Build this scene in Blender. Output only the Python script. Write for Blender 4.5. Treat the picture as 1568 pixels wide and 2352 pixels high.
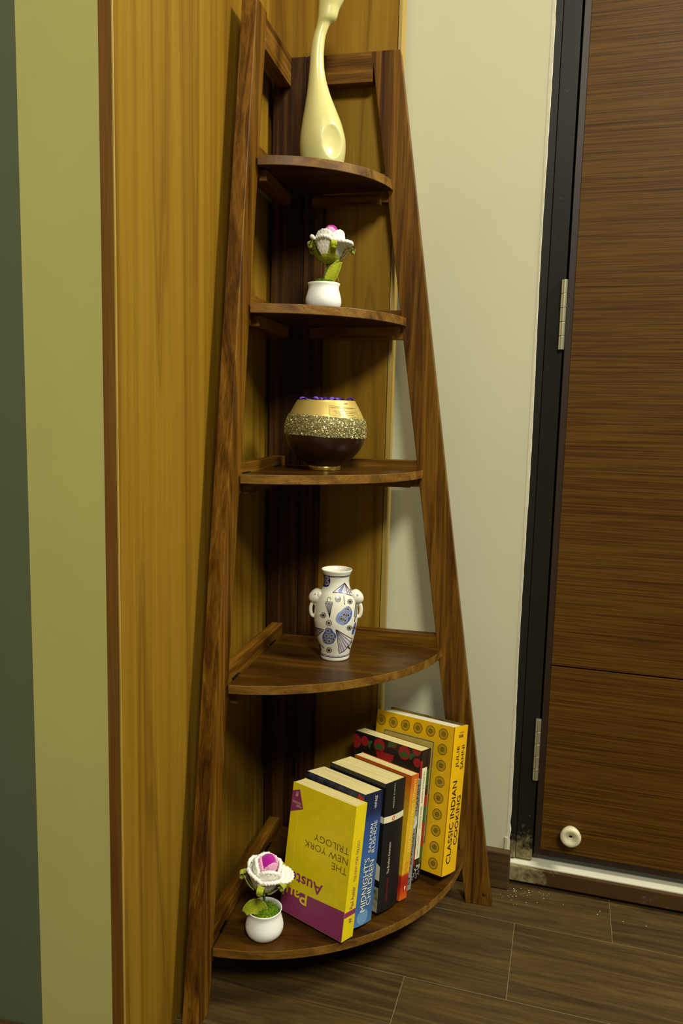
import bpy, math, random
from mathutils import Vector, Matrix
random.seed(7)
for o in list(bpy.data.objects): bpy.data.objects.remove(o, do_unlink=True)
SC = bpy.context.scene
COL = SC.collection
PI = math.pi

# ------------------------------------------------------------------ camera
YAW, PITCH, ROLL, FPX = -0.21428, -0.12787, 0.02466, 1770.6
fw = Vector((math.sin(YAW)*math.cos(PITCH), math.cos(YAW)*math.cos(PITCH), math.sin(PITCH)))
rt = fw.cross(Vector((0, 0, 1))).normalized()
up = rt.cross(fw)
r2 = rt*math.cos(ROLL) + up*math.sin(ROLL)
u2 = -rt*math.sin(ROLL) + up*math.cos(ROLL)
cam_d = bpy.data.cameras.new('camera')
cam_d.sensor_fit = 'HORIZONTAL'; cam_d.sensor_width = 36.0
cam_d.lens = FPX/1568*36.0
cam_d.clip_start = 0.02; cam_d.clip_end = 50
cam = bpy.data.objects.new('camera', cam_d); COL.objects.link(cam)
M = Matrix((r2, u2, -fw)).transposed().to_4x4()
M.translation = Vector((0.41624, -1.4039, 0.93144))
cam.matrix_world = M
SC.camera = cam
RIGHT = Vector((rt.x, rt.y, 0)).normalized()      # horizontal sideways direction facing the room's viewer
FRONT = Vector((-fw.x, -fw.y, 0)).normalized()    # horizontal direction from the corner into the room

# ------------------------------------------------------------------ world, lights, exposure
W = bpy.data.worlds.new('world'); SC.world = W; W.use_nodes = True
bg = W.node_tree.nodes['Background']
bg.inputs[0].default_value = (1.0, 0.97, 0.78, 1); bg.inputs[1].default_value = 0.11
def area(name, loc, target, size, power, col):
    l = bpy.data.lights.new(name, 'AREA'); l.shape = 'DISK'; l.size = size; l.energy = power; l.color = col
    o = bpy.data.objects.new(name, l); COL.objects.link(o)
    o.location = loc
    o.rotation_euler = (Vector(target)-Vector(loc)).to_track_quat('-Z', 'Y').to_euler()
    return o
LAMP = (1.0, 0.975, 0.82)
area('ceiling_lamp', (1.15, -2.55, 2.90), (0.4, -0.6, 0.0), 0.70, 78, LAMP)      # room lamp behind the viewer
area('ceiling_lamp', (2.10, -0.42, 2.75), (0.3, -0.4, 0.6), 0.70, 68, LAMP)      # lamp over the passage by the door
SC.view_settings.view_transform = 'Standard'; SC.view_settings.look = 'None'
SC.view_settings.exposure = 0.0; SC.view_settings.gamma = 1.0
SC.view_settings.use_curve_mapping = False

# ------------------------------------------------------------------ material helpers
def srgb(r, g, b):
    f = lambda c: (c/255/12.92) if c/255 <= 0.04045 else ((c/255+0.055)/1.055)**2.4
    return (f(r), f(g), f(b), 1)
def new_mat(name, rough=0.5, metal=0.0, spec=0.5, coat=0.0):
    m = bpy.data.materials.new(name); m.use_nodes = True
    nt = m.node_tree; b = nt.nodes['Principled BSDF']
    b.inputs['Roughness'].default_value = rough; b.inputs['Metallic'].default_value = metal
    b.inputs['Specular IOR Level'].default_value = spec
    b.inputs['Coat Weight'].default_value = coat
    return m, nt, b
def ramp(nt, stops, interp='LINEAR'):
    n = nt.nodes.new('ShaderNodeValToRGB'); n.color_ramp.interpolation = interp
    e = n.color_ramp.elements
    while len(e) > 1: e.remove(e[-1])
    e[0].position, e[0].color = stops[0]
    for p, c in stops[1:]:
        x = e.new(p); x.color = c
    return n
def coords(nt, scale, rand=True, rot=(0, 0, 0)):
    tc = nt.nodes.new('ShaderNodeTexCoord'); mp = nt.nodes.new('ShaderNodeMapping')
    mp.inputs['Scale'].default_value = scale; mp.inputs['Rotation'].default_value = rot
    src = tc.outputs['Object']
    if rand:
        oi = nt.nodes.new('ShaderNodeObjectInfo'); ml = nt.nodes.new('ShaderNodeMath'); ml.operation = 'MULTIPLY'
        ml.inputs[1].default_value = 37.0; nt.links.new(oi.outputs['Random'], ml.inputs[0])
        ad = nt.nodes.new('ShaderNodeVectorMath'); ad.operation = 'ADD'
        nt.links.new(src, ad.inputs[0]); nt.links.new(ml.outputs[0], ad.inputs[1]); src = ad.outputs[0]
    nt.links.new(src, mp.inputs[0])
    return mp.outputs[0]
def noise(nt, vec, scale=1.0, detail=4, rough=0.6, dist=0.0):
    n = nt.nodes.new('ShaderNodeTexNoise'); n.inputs['Scale'].default_value = scale
    n.inputs['Detail'].default_value = detail; n.inputs['Roughness'].default_value = rough
    n.inputs['Distortion'].default_value = dist
    nt.links.new(vec, n.inputs['Vector']); return n.outputs['Fac']
def mix(nt, fac, a, b, mode='MIX'):
    n = nt.nodes.new('ShaderNodeMix'); n.data_type = 'RGBA'; n.blend_type = mode
    for sock, v in ((n.inputs[0], fac), (n.inputs[6], a), (n.inputs[7], b)):
        if hasattr(v, 'is_linked') or hasattr(v, 'node'): nt.links.new(v, sock)
        else: sock.default_value = v
    return n.outputs[2]
def bump(nt, b, h, strength, dist=0.001):
    n = nt.nodes.new('ShaderNodeBump'); n.inputs['Strength'].default_value = strength
    n.inputs['Distance'].default_value = dist
    nt.links.new(h, n.inputs['Height']); nt.links.new(n.outputs[0], b.inputs['Normal'])
def plain(name, col, rough=0.5, metal=0.0, spec=0.5, coat=0.0, var=0.12, vscale=30, bmp=0.0):
    m, nt, b = new_mat(name, rough, metal, spec, coat)
    v = coords(nt, (vscale,)*3); f = noise(nt, v, 1, 4)
    d = tuple(c*(1-var) for c in col[:3])+(1,); l = tuple(min(1, c*(1+var)) for c in col[:3])+(1,)
    r = ramp(nt, [(0.3, d), (0.7, l)]); nt.links.new(f, r.inputs[0]); nt.links.new(r.outputs[0], b.inputs['Base Color'])
    if bmp: bump(nt, b, f, bmp)
    return m
def wood(name, stops, axis='Z', across=28, along=0.9, rough=0.38, dist=0.6, fine=0.35, bmp=0.12, coat=0.0, spec=0.5, bands=None, pore=(420, 9)):
    """grain running along `axis`; stops: (pos, colour) ramp across the figure"""
    m, nt, b = new_mat(name, rough, 0, spec, coat)
    i = 'XYZ'.index(axis)
    s = [across]*3; s[i] = along
    v = coords(nt, s); f = noise(nt, v, 1, 5, 0.62, dist)
    r = ramp(nt, stops); nt.links.new(f, r.inputs[0]); c = r.outputs[0]
    s2 = [pore[0]]*3; s2[i] = pore[1]
    f2 = noise(nt, coords(nt, s2), 1, 3, 0.6)
    r3 = ramp(nt, [(0.36, (0.45, 0.42, 0.38, 1)), (0.56, (1, 1, 1, 1))]); nt.links.new(f2, r3.inputs[0])
    c = mix(nt, fine, c, r3.outputs[0], 'MULTIPLY')
    if bands:
        s3 = [bands]*3; s3[i] = along*0.7
        f3 = noise(nt, coords(nt, s3), 1, 2, 0.5)
        r4 = ramp(nt, [(0.40, (0.42, 0.34, 0.26, 1)), (0.50, (1, 1, 1, 1)), (0.72, (1.0, 1.0, 1.0, 1))]); nt.links.new(f3, r4.inputs[0])
        c = mix(nt, 0.75, c, r4.outputs[0], 'MULTIPLY')
    nt.links.new(c, b.inputs['Base Color'])
    if bmp: bump(nt, b, f2, bmp, 0.0006)
    return m

# ------------------------------------------------------------------ materials
MT = {}
def lam(name, pan, wide, vein):
    m, nt, b = new_mat(name, 0.5, 0, 0.12)
    v = coords(nt, (wide, wide, 0.30), False); f = noise(nt, v, 1, 3, 0.55, 0.35)
    r = ramp(nt, pan); nt.links.new(f, r.inputs[0]); c = r.outputs[0]
    # thin dark vein lines running up the sheet
    v2 = coords(nt, (vein, vein, 0.42), False); f2 = noise(nt, v2, 1, 2, 0.5, 0.5)
    r2_ = ramp(nt, [(0.440, (1, 1, 1, 1)), (0.478, (0.80, 0.72, 0.62, 1)), (0.494, (0.42, 0.33, 0.24, 1)), (0.500, (0.80, 0.74, 0.64, 1)), (0.506, (0.50, 0.40, 0.30, 1)), (0.512, (0.92, 0.9, 0.85, 1)), (0.53, (1, 1, 1, 1))]); nt.links.new(f2, r2_.inputs[0])
    c = mix(nt, 0.62, c, r2_.outputs[0], 'MULTIPLY')
    v4 = coords(nt, (70, 70, 0.6), False); f4 = noise(nt, v4, 1, 2, 0.5, 0.2)
    r4_ = ramp(nt, [(0.36, (0.80, 0.76, 0.70, 1)), (0.52, (1, 1, 1, 1))]); nt.links.new(f4, r4_.inputs[0])
    c = mix(nt, 0.7, c, r4_.outputs[0], 'MULTIPLY')
    v3 = coords(nt, (560, 560, 8), False); f3 = noise(nt, v3, 1, 2)
    r3_ = ramp(nt, [(0.35, (0.74, 0.70, 0.62, 1)), (0.6, (1, 1, 1, 1))]); nt.links.new(f3, r3_.inputs[0])
    c = mix(nt, 0.45, c, r3_.outputs[0], 'MULTIPLY')
    nt.links.new(c, b.inputs['Base Color']); return m
MT['laminate'] = lam('mat_laminate_side', [(0.30, srgb(119, 84, 16)), (0.42, srgb(137, 102, 23)), (0.52, srgb(146, 112, 31)), (0.62, srgb(140, 105, 26)), (0.72, srgb(152, 121, 40))], 9, 8)
MT['lam_edge'] = wood('mat_panel_edge', [(0.3, srgb(101, 62, 7)), (0.7, srgb(125, 81, 13))], 'Z', 90, 2, 0.5)
MT['lam_trim'] = wood('mat_panel_trim', [(0.3, srgb(160, 130, 52)), (0.7, srgb(186, 156, 74))], 'Z', 90, 2, 0.5)
she = [(0.28, srgb(48, 25, 4)), (0.42, srgb(84, 51, 8)), (0.52, srgb(106, 69, 14)), (0.62, srgb(128, 88, 24)), (0.74, srgb(88, 55, 10))]
MT['leg'] = wood('mat_shelf_leg', she, 'Z', 46, 2.6, 0.40, 1.2, 0.55, 0.2, 0.0, 0.16)
MT['railx'] = wood('mat_shelf_rail_x', she, 'X', 46, 3.0, 0.42, 1.0, 0.5, 0.15, 0.0, 0.16)
MT['raily'] = wood('mat_shelf_rail_y', she, 'Y', 46, 3.0, 0.42, 1.0, 0.5, 0.15, 0.0, 0.16)
post = [(0.30, srgb(30, 16, 5)), (0.5, srgb(54, 31, 9)), (0.62, srgb(80, 50, 16)), (0.74, srgb(50, 28, 8))]
MT['post'] = wood('mat_corner_post', post, 'Z', 60, 1.6, 0.45, 0.8, 0.5, 0.12, 0.0, 0.15)
brd = [(0.28, srgb(33, 17, 4)), (0.42, srgb(58, 34, 7)), (0.56, srgb(74, 47, 10)), (0.70, srgb(91, 60, 15))]
MT['board'] = wood('mat_shelf_board', brd, 'X', 17, 3.5, 0.30, 1.4, 0.5, 0.12, 0.0, 0.22)
MT['bedge'] = wood('mat_shelf_board_edge', [(0.3, srgb(70, 42, 8)), (0.52, srgb(120, 82, 22)), (0.62, srgb(136, 98, 34)), (0.72, srgb(76, 44, 10))], 'X', 34, 5, 0.45, 0.6, 0.45, 0.12, 0.0, 0.3, None, (500, 30))
flo = [(0.28, srgb(53, 38, 17)), (0.45, srgb(71, 53, 26)), (0.55, srgb(81, 62, 30)), (0.70, srgb(96, 75, 39))]
MT['plank'] = wood('mat_floor_plank', flo, 'X', 34, 2.6, 0.46, 1.8, 0.5, 0.1, 0.0, 0.4)
MT['joint'] = plain('mat_floor_joint', srgb(150, 135, 100), 0.8)
MT['skirt'] = wood('mat_baseboard', [(0.3, srgb(56, 38, 16)), (0.6, srgb(86, 60, 26))], 'X', 70, 2, 0.5)
dr = [(0.28, srgb(62, 37, 6)), (0.42, srgb(85, 54, 12)), (0.56, srgb(101, 68, 17)), (0.70, srgb(89, 58, 13))]
MT['door'] = wood('mat_door_veneer', dr, 'X', 240, 3.2, 0.5, 0.3, 0.85, 0.1, 0.0, 0.14, None, (560, 7))
MT['doord'] = wood('mat_door_edge', [(0.3, srgb(32, 18, 8)), (0.7, srgb(48, 28, 12))], 'Z', 60, 2, 0.45)
MT['groove'] = plain('mat_dark_groove', srgb(14, 11, 9), 0.8)

def dirty(name, col, dirt, z0, z1, thr, rough=0.45, scale=60, axis=2):
    """solid finish with pale plaster dust near its foot (between heights z0 and z1)"""
    m, nt, b = new_mat(name, rough, 0, 0.25)
    v = coords(nt, (scale,)*3, False); f = noise(nt, v, 1, 6, 0.7)
    v2 = coords(nt, (5, 5, 1.5), False); g = noise(nt, v2, 1, 3)
    r = ramp(nt, [(0.35, tuple(c*0.8 for c in col[:3])+(1,)), (0.65, tuple(c*1.2 for c in col[:3])+(1,))]); nt.links.new(g, r.inputs[0])
    tc = nt.nodes.new('ShaderNodeTexCoord'); sp = nt.nodes.new('ShaderNodeSeparateXYZ'); nt.links.new(tc.outputs['Object'], sp.inputs[0])
    mr = nt.nodes.new('ShaderNodeMapRange'); mr.inputs[1].default_value = z0; mr.inputs[2].default_value = z1
    mr.inputs[3].default_value = 0.45; mr.inputs[4].default_value = 0.0; nt.links.new(sp.outputs[axis], mr.inputs[0])
    ad = nt.nodes.new('ShaderNodeMath'); ad.operation = 'ADD'; nt.links.new(f, ad.inputs[0]); nt.links.new(mr.outputs[0], ad.inputs[1])
    r2_ = ramp(nt, [(thr, (0, 0, 0, 1)), (thr+0.30, (0.9, 0.9, 0.9, 1))]); nt.links.new(ad.outputs[0], r2_.inputs[0])
    c = mix(nt, r2_.outputs[0], r.outputs[0], dirt); nt.links.new(c, b.inputs['Base Color'])
    return m
MT['frame'] = dirty('mat_door_frame', srgb(28, 24, 17), srgb(150, 138, 96), 0.04, 0.13, 0.66, 0.38)
MT['frame2'] = dirty('mat_door_frame_outer', srgb(26, 23, 17), srgb(150, 138, 96), 0.04, 0.12, 0.68, 0.42)
MT['wall'] = plain('mat_cream_wall', srgb(204, 201, 168), 0.85, 0, 0.25, 0, 0.025, 4, 0.02)
MT['wall_l'] = plain('mat_cream_side_wall_dimmed', srgb(182, 175, 102), 0.85, 0, 0.25, 0, 0.03, 5, 0.02)  # cream paint with the left wall's dimmer light put into its colour
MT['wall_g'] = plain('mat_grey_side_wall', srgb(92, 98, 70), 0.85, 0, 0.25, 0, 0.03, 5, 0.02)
MT['caulk'] = plain('mat_caulk', srgb(224, 218, 190), 0.8, 0, 0.3, 0, 0.1, 90)
MT['sill'] = plain('mat_white_sill', srgb(222, 218, 192), 0.3, 0, 0.5, 0, 0.04, 12)
MT['steel'] = plain('mat_hinge_steel', srgb(196, 190, 160), 0.35, 0.85, 0.5, 0, 0.06, 60)
MT['rubber'] = plain('mat_door_stop', srgb(222, 214, 172), 0.45, 0, 0.5, 0, 0.08, 70)
MT['iron'] = plain('mat_dark_metal', srgb(22, 22, 24), 0.4, 0.6)
MT['crumb'] = plain('mat_plaster_crumb', srgb(190, 182, 150), 0.9, 0, 0.2, 0, 0.15, 200)

# ------------------------------------------------------------------ mesh helpers
class MB:
    def __init__(s): s.v = []; s.f = []; s.m = []; s.sm = []
    def add(s, vs, fs, mi=0, smooth=False):
        o = len(s.v); s.v += [tuple(p) for p in vs]
        for f in fs: s.f.append(tuple(i+o for i in f)); s.m.append(mi); s.sm.append(smooth)
    def box(s, x0, x1, y0, y1, z0, z1, mi=0):
        s.add([(x0, y0, z0), (x1, y0, z0), (x1, y1, z0), (x0, y1, z0), (x0, y0, z1), (x1, y0, z1), (x1, y1, z1), (x0, y1, z1)],
              [(0, 3, 2, 1), (4, 5, 6, 7), (0, 1, 5, 4), (1, 2, 6, 5), (2, 3, 7, 6), (3, 0, 4, 7)], mi)
    def hexa(s, p, mi=0):      # 8 points: bottom ring 4, top ring 4
        s.add(p, [(0, 3, 2, 1), (4, 5, 6, 7), (0, 1, 5, 4), (1, 2, 6, 5), (2, 3, 7, 6), (3, 0, 4, 7)], mi)
    def grid(s, fn, nu, nv, closed_u=False, mi=0, smooth=True):
        vs = [fn(i/(nu if closed_u else nu-1), j/(nv-1)) for j in range(nv) for i in range(nu)]
        fs = []
        for j in range(nv-1):
            for i in range(nu if closed_u else nu-1):
                a = j*nu+i; b = j*nu+(i+1) % nu
                fs.append((a, b, b+nu, a+nu))
        s.add(vs, fs, mi, smooth)
    def lathe(s, prof, n=48, cx=0, cy=0, mi=0, cap0=True, cap1=False, smooth=True):
        vs = []; fs = []
        for r, z in prof:
            for k in range(n):
                a = 2*PI*k/n; vs.append((cx+r*math.cos(a), cy+r*math.sin(a), z))
        for j in range(len(prof)-1):
            for k in range(n):
                a = j*n+k; b = j*n+(k+1) % n; fs.append((a, b, b+n, a+n))
        o = len(s.v); s.add(vs, fs, mi, smooth)
        if cap0: s.f.append(tuple(o+k for k in range(n-1, -1, -1))); s.m.append(mi); s.sm.append(False)
        if cap1: s.f.append(tuple(o+(len(prof)-1)*n+k for k in range(n))); s.m.append(mi); s.sm.append(False)
    def tube(s, pts, rad, n=10, mi=0, caps=True, twist=None):
        """rad: number or function(t); twist=(strands, turns, depth) gives a plied yarn surface"""
        P = [Vector(p) for p in pts]; m = len(P); vs = []; fs = []
        ref = Vector((0.13, 0.27, 0.95))
        for i in range(m):
            t = (P[min(i+1, m-1)]-P[max(i-1, 0)])
            t = t.normalized() if t.length > 1e-9 else Vector((0, 0, 1))
            a = t.cross(ref); a = a.normalized() if a.length > 1e-4 else t.orthogonal().normalized()
            b = t.cross(a)
            q = i/(m-1); r = rad(q) if callable(rad) else rad
            for k in range(n):
                g = 2*PI*k/n
                rr = r*(1+twist[2]*math.cos(twist[0]*g-2*PI*twist[1]*q)) if twist else r
                vs.append(P[i]+a*(rr*math.cos(g))+b*(rr*math.sin(g)))
        for i in range(m-1):
            for k in range(n):
                c = i*n+k; d = i*n+(k+1) % n; fs.append((c, d, d+n, c+n))
        if caps: fs.append(tuple(range(n-1, -1, -1))); fs.append(tuple((m-1)*n+k for k in range(n)))
        s.add(vs, fs, mi, True)
    def prism(s, poly, z0, z1, mi_top=0, mi_side=None):
        n = len(poly); mi_side = mi_top if mi_side is None else mi_side
        b = [(x, y, z0(x, y) if callable(z0) else z0) for x, y in poly]; t = [(x, y, z1(x, y) if callable(z1) else z1) for x, y in poly]
        o = len(s.v); s.v += b+t
        s.f.append(tuple(o+i for i in range(n-1, -1, -1))); s.m.append(mi_top); s.sm.append(False)
        s.f.append(tuple(o+n+i for i in range(n))); s.m.append(mi_top); s.sm.append(False)
        for i in range(n):
            j = (i+1) % n
            s.f.append((o+i, o+j, o+n+j, o+n+i)); s.m.append(mi_side); s.sm.append(False)
    def build(s, name, mats, parent=None, loc=None, bevel=0.0, solid=0.0, subsurf=0):
        me = bpy.data.meshes.new(name); me.from_pydata(s.v, [], s.f)
        for m in (mats if isinstance(mats, (list, tuple)) else [mats]): me.materials.append(m)
        me.polygons.foreach_set('material_index', s.m); me.polygons.foreach_set('use_smooth', s.sm)
        me.update()
        o = bpy.data.objects.new(name, me); COL.objects.link(o)
        if parent is not None: o.parent = parent
        if loc is not None: o.location = loc
        if bevel:
            b = o.modifiers.new('bevel', 'BEVEL'); b.width = bevel; b.segments = 2; b.limit_method = 'ANGLE'; b.angle_limit = math.radians(40)
        if solid:
            q = o.modifiers.new('solid', 'SOLIDIFY'); q.thickness = solid; q.offset = 0
        if subsurf:
            q = o.modifiers.new('sub', 'SUBSURF'); q.levels = subsurf; q.render_levels = subsurf
        return o
def tag(o, label=None, cat=None, group=None, kind=None):
    if label: o['label'] = label
    if cat: o['category'] = cat
    if group: o['group'] = group
    if kind: o['kind'] = kind
    return o
def empty(name, loc=(0, 0, 0), rz=0.0):
    o = bpy.data.objects.new(name, None); COL.objects.link(o); o.empty_display_size = 0.05
    o.location = loc; o.rotation_euler = (0, 0, rz); return o
def boxo(name, dims, mat, parent=None, bevel=0.0, loc=None):
    b = MB(); b.box(*dims); return b.build(name, mat, parent, loc, bevel)

# ------------------------------------------------------------------ the room
A = math.radians(-4.0)               # the shelf stands a few degrees askew to the room
PIV = Vector((0.45, 0.075, 0))
def room(o, back=0.0): o.location = PIV+Vector((-math.sin(A)*back, math.cos(A)*back, 0)); o.rotation_euler = (0, 0, A); return o

# floor of laminate planks: 0.2 m wide rows running along the door wall
fl = MB(); fl.box(-1.6, 2.2, -3.2, 0.4, -0.03, -0.0004)
floor = tag(room(fl.build('floor', MT['joint'])), kind='structure')
rows = [(-0.112, 0.088, 0.197), (-0.3105, -0.1125, 0.025), (-0.509, -0.311, -0.142), (-0.7075, -0.5095, -0.33), (-0.906, -0.708, 0.1), (-1.1045, -0.9065, -0.2), (-1.303, -1.105, 0.3), (-1.5, -1.3035, 0.0)]
for y0, y1, xs in rows:
    x = xs-1.2*2
    while x < 2.1:
        x0, x1 = max(x, -1.55), min(x+1.2, 2.15)
        if x1-x0 > 0.05:
            b = MB(); b.box(x0+0.0004, x1-0.0004, y0+0.0004, y1-0.0001, -0.0003, 0)
            b.build('plank', MT['plank'], floor)
        x += 1.2
# row under the doorway sill is closed by the sill itself
cr = MB()
for k in range(60):
    u = random.gauss(0.03, 0.03); v = 0.0-abs(random.gauss(0, 0.02)); r = random.uniform(0.0004, 0.0013)
    if k < 10: u = random.uniform(0, 0.3); v = random.uniform(-0.06, 0.0)
    vs = [(u+r*random.uniform(0.6, 1.4)*math.cos(t*1.26), v+r*random.uniform(0.6, 1.4)*math.sin(t*1.26), 0.0002) for t in range(5)]+[(u, v, 0.0002+r*0.7)]
    cr.add(vs, [(t, (t+1) % 5, 5) for t in range(5)])
crumbs = tag(room(cr.build('plaster_crumbs', MT['crumb'])), 'tiny pale plaster crumbs scattered on the floor below the door frame', 'plaster', None, 'stuff')

# rear wall with the door
wb = MB(); wb.box(-0.62, -0.002, 0, 0.12, 0, 2.75); wb.box(-0.002, 1.02, 0, 0.12, 2.16, 2.75); wb.box(1.02, 2.2, 0, 0.12, 0, 2.75)
wall_back = tag(room(wb.build('wall_back', MT['wall'])), kind='structure')
ck = MB()
n = 150; L = []
for i in range(n):
    z = 0.055+i*(2.1/n); w = 0.0028+0.0012*math.sin(z*9)+random.uniform(-0.0004, 0.0004)
    if z < 0.17: w += random.uniform(-0.002, 0.006)*(0.17-z)/0.12
    L.append((z, w))
for (z0, w0), (z1, w1) in zip(L, L[1:]):
    ck.add([(-0.0035, -0.0004, z0), (-0.002+w0, -0.0012, z0), (-0.002+w1, -0.0012, z1), (-0.0035, -0.0004, z1), (-0.002+w0, 0.02, z0), (-0.002+w1, 0.02, z1)], [(0, 1, 2, 3), (1, 4, 5, 2)])
ck.build('caulk_bead', MT['caulk'], wall_back)
# loose end of timber beside the skirting
boxo('plaster_chip', (-0.0075, -0.0015, -0.0035, 0.0, 0.062, 0.104), MT['crumb'], wall_back, 0.001)
bb = MB(); bb.box(-0.262, 0.0062, -0.016, -0.0002, 0.0, 0.079)
tag(room(bb.build('baseboard_back', MT['skirt'], None, None, 0.003)), kind='structure')

# laminate panels in the corner
pb = MB(); pb.box(-0.043, 0.1840, 0.030, 0.075, 0, 2.7)
wp = tag(pb.build('wall_panel_back', MT['laminate']), kind='structure')
boxo('groove', (0.1840, 0.1851, 0.034, 0.075, 0, 2.7), MT['groove'], wp)
boxo('edge_trim', (0.1851, 0.1922, 0.030, 0.075, 0, 2.7), MT['lam_trim'], wp, 0.0008)
pa = MB(); pa.box(-0.0598, -0.043, -0.5593, 0.14, 0, 2.7)
wa = tag(pa.build('wall_panel_side', MT['laminate']), kind='structure')
boxo('edge_strip', (-0.0602, -0.0445, -0.5605, -0.5593, 0, 2.7), MT['lam_edge'], wa)
boxo('edge_highlight', (-0.0445, -0.0420, -0.5605, -0.5585, 0, 2.7), MT['lam_trim'], wa, 0.0006)  # pale strip: the highlight on the panel's corner put into its colour
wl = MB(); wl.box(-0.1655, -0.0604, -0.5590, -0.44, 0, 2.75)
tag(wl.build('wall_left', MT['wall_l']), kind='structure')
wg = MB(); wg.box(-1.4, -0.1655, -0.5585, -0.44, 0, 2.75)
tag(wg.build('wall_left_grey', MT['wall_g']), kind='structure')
bl = MB(); bl.box(-1.4, -0.0604, -0.572, -0.5592, 0, 0.094)
tag(bl.build('baseboard_left', MT['skirt'], None, None, 0.003), kind='structure')

# door with its frame, sill and hinges (wall-local axes: x along the wall, y into it)
df = tag(room(empty('door_frame'), 0.012), kind='structure')
df.name = 'trim_1'
f1 = MB(); f1.box(-0.002, 0.0135, 0.016, 0.10, 0.046, 2.16)
f1.build('outer_strip', MT['frame2'], df, None, 0.0008)
f2 = MB(); f2.box(0.0140, 0.0462, 0.018, 0.10, 0.046, 2.16)
f2.build('jamb', MT['frame'], df, None, 0.0015)
boxo('rebate', (0.0462, 0.0500, 0.045, 0.10, 0.046, 2.14), MT['groove'], df)
boxo('head', (0.0462, 1.02, 0.018, 0.10, 2.12, 2.16), MT['frame'], df)
boxo('jamb', (0.98, 1.02, 0.018, 0.10, 0.046, 2.12), MT['frame'], df)
sl = tag(room(empty('door_sill')), kind='structure'); sl.name = 'trim_2'
boxo('sill_slab', (-0.0015, 1.02, 0.017, 0.34, 0.028, 0.0425), MT['sill'], sl, 0.001)
boxo('sill_gap_shade', (-0.0015, 1.02, 0.018, 0.34, 0.0, 0.028), MT['groove'], sl)  # near-black filler: shade of the gap below the riser put into its colour
boxo('sill_riser', (0.004, 1.02, 0.0085, 0.0168, 0.009, 0.0405), dirty('mat_dusty_riser', srgb(74, 50, 22), srgb(150, 138, 98), 0.0, 0.10, 0.60, 0.5, 70, 0), sl, 0.002)
door = tag(room(empty('door_1'), 0.012), kind='structure')
boxo('edge_band', (0.0500, 0.0618, 0.0190, 0.056, 0.060, 2.115), MT['doord'], door, 0.0006)
boxo('bottom_band', (0.0618, 0.975, 0.0200, 0.056, 0.060, 0.073), MT['doord'], door)
boxo('core', (0.0618, 0.975, 0.024, 0.056, 0.073, 2.115), MT['groove'], door)
for z0, z1 in ((0.073, 0.4530), (0.4560, 2.115)):
    boxo('veneer_panel', (0.0618, 0.975, 0.0185, 0.024, z0, z1), MT['door'], door, 0.0007)
for zc in (1.1195, 0.282, 1.92):
    h = MB()
    for k in range(5):
        z0 = zc-0.063+k*0.0252
        h.lathe([(0.0054, z0+0.0004), (0.0056, z0+0.0007), (0.0056, z0+0.0010), (0.0056, z0+0.0242), (0.0056, z0+0.0245), (0.0054, z0+0.0248)], 20, 0.0440, 0.0140, 0, True, True)
    hg = h.build('hinge', MT['steel'], door)
    lf = MB(); lf.box(0.036, 0.0462, 0.0172, 0.0179, zc-0.063, zc+0.063); lf.build('hinge_leaf', MT['iron'], hg)
st = MB()
pr = [(0.0005, 0.0005), (0.0140, 0.0), (0.0150, 0.0025), (0.0185, 0.011), (0.0200, 0.018), (0.0190, 0.0225), (0.0160, 0.0243), (0.0115, 0.0238), (0.0078, 0.0215), (0.0040, 0.0195), (0.0034, 0.0150), (0.0005, 0.0148)]
st.lathe(pr, 40, 0, 0, 0, False, False)
so = st.build('door_stop', MT['rubber'], door, (0.1175, 0.0187, 0.119)); so.rotation_euler = (PI/2, 0, 0)
sc_ = MB(); sc_.lathe([(0.0005, 0.0156), (0.0028, 0.0154), (0.0028, 0.0149)], 14, 0, 0, 0, False, False); sc_.build('screw', MT['iron'], so)

# ------------------------------------------------------------------ the corner shelf
S0, SM, LW, H = 0.4247, 0.1481, 0.0505, 1.5555
so_ = lambda z: S0-SM*z
si_ = lambda z: so_(z)-LW
shelf = empty('corner_shelf')
tag(shelf, 'tall dark brown wooden corner shelf with five quarter-round boards and slanted legs', 'shelf')
TH = 0.0245
HL = H+0.007                         # the left leg stands a little proud of its rail
lg = MB(); q = [(-TH, -so_(0)+.002, 0), (0, -so_(0)+.002, 0), (0, -si_(0)+.002, 0), (-TH, -si_(0)+.002, 0), (-TH, -so_(HL)+.002, HL), (0, -so_(HL)+.002, HL), (0, -si_(HL)+.002, HL), (-TH, -si_(HL)+.002, HL)]
lg.hexa(q); lg.build('leg', MT['leg'], shelf, None, 0.0012)
lg = MB(); q = [(si_(0), 0, 0), (so_(0), 0, 0), (so_(0), TH, 0), (si_(0), TH, 0), (si_(H), 0, H), (so_(H), 0, H), (so_(H), TH, H), (si_(H), TH, H)]
rl = MB(); rl.hexa(q); rleg = rl.build('leg', MT['leg'], shelf, None, 0.0012)
sw = MB(); sw.lathe([(0.0005, 0.0004), (0.0035, 0.0004), (0.0038, 0.0)], 16, 0, 0, 0, False, False)
s_ = sw.build('screw_plug', MT['post'], rleg, (so_(0.025)-0.012, 0, 0.022)); s_.rotation_euler = (PI/2, 0, 0)
boxo('corner_post', (-0.0335, 0.0272, 0.0, 0.024, 0, H-0.0005), MT['post'], shelf, 0.001)
boxo('rear_stile', (0.0282, 0.0625, 0.0, 0.024, 0, H-0.0005), MT['post'], shelf, 0.001)
for zc in (0.70, 0.24, 1.30):
    hh = MB(); hh.lathe([(0.0017, zc-0.028), (0.0017, zc+0.028)], 10, 0.0277, -0.0008, 0, True, True)
    hh.box(0.0215, 0.0275, -0.0003, 0.0002, zc-0.028, zc+0.028)
    hh.build('hinge', MT['iron'], shelf)
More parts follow.
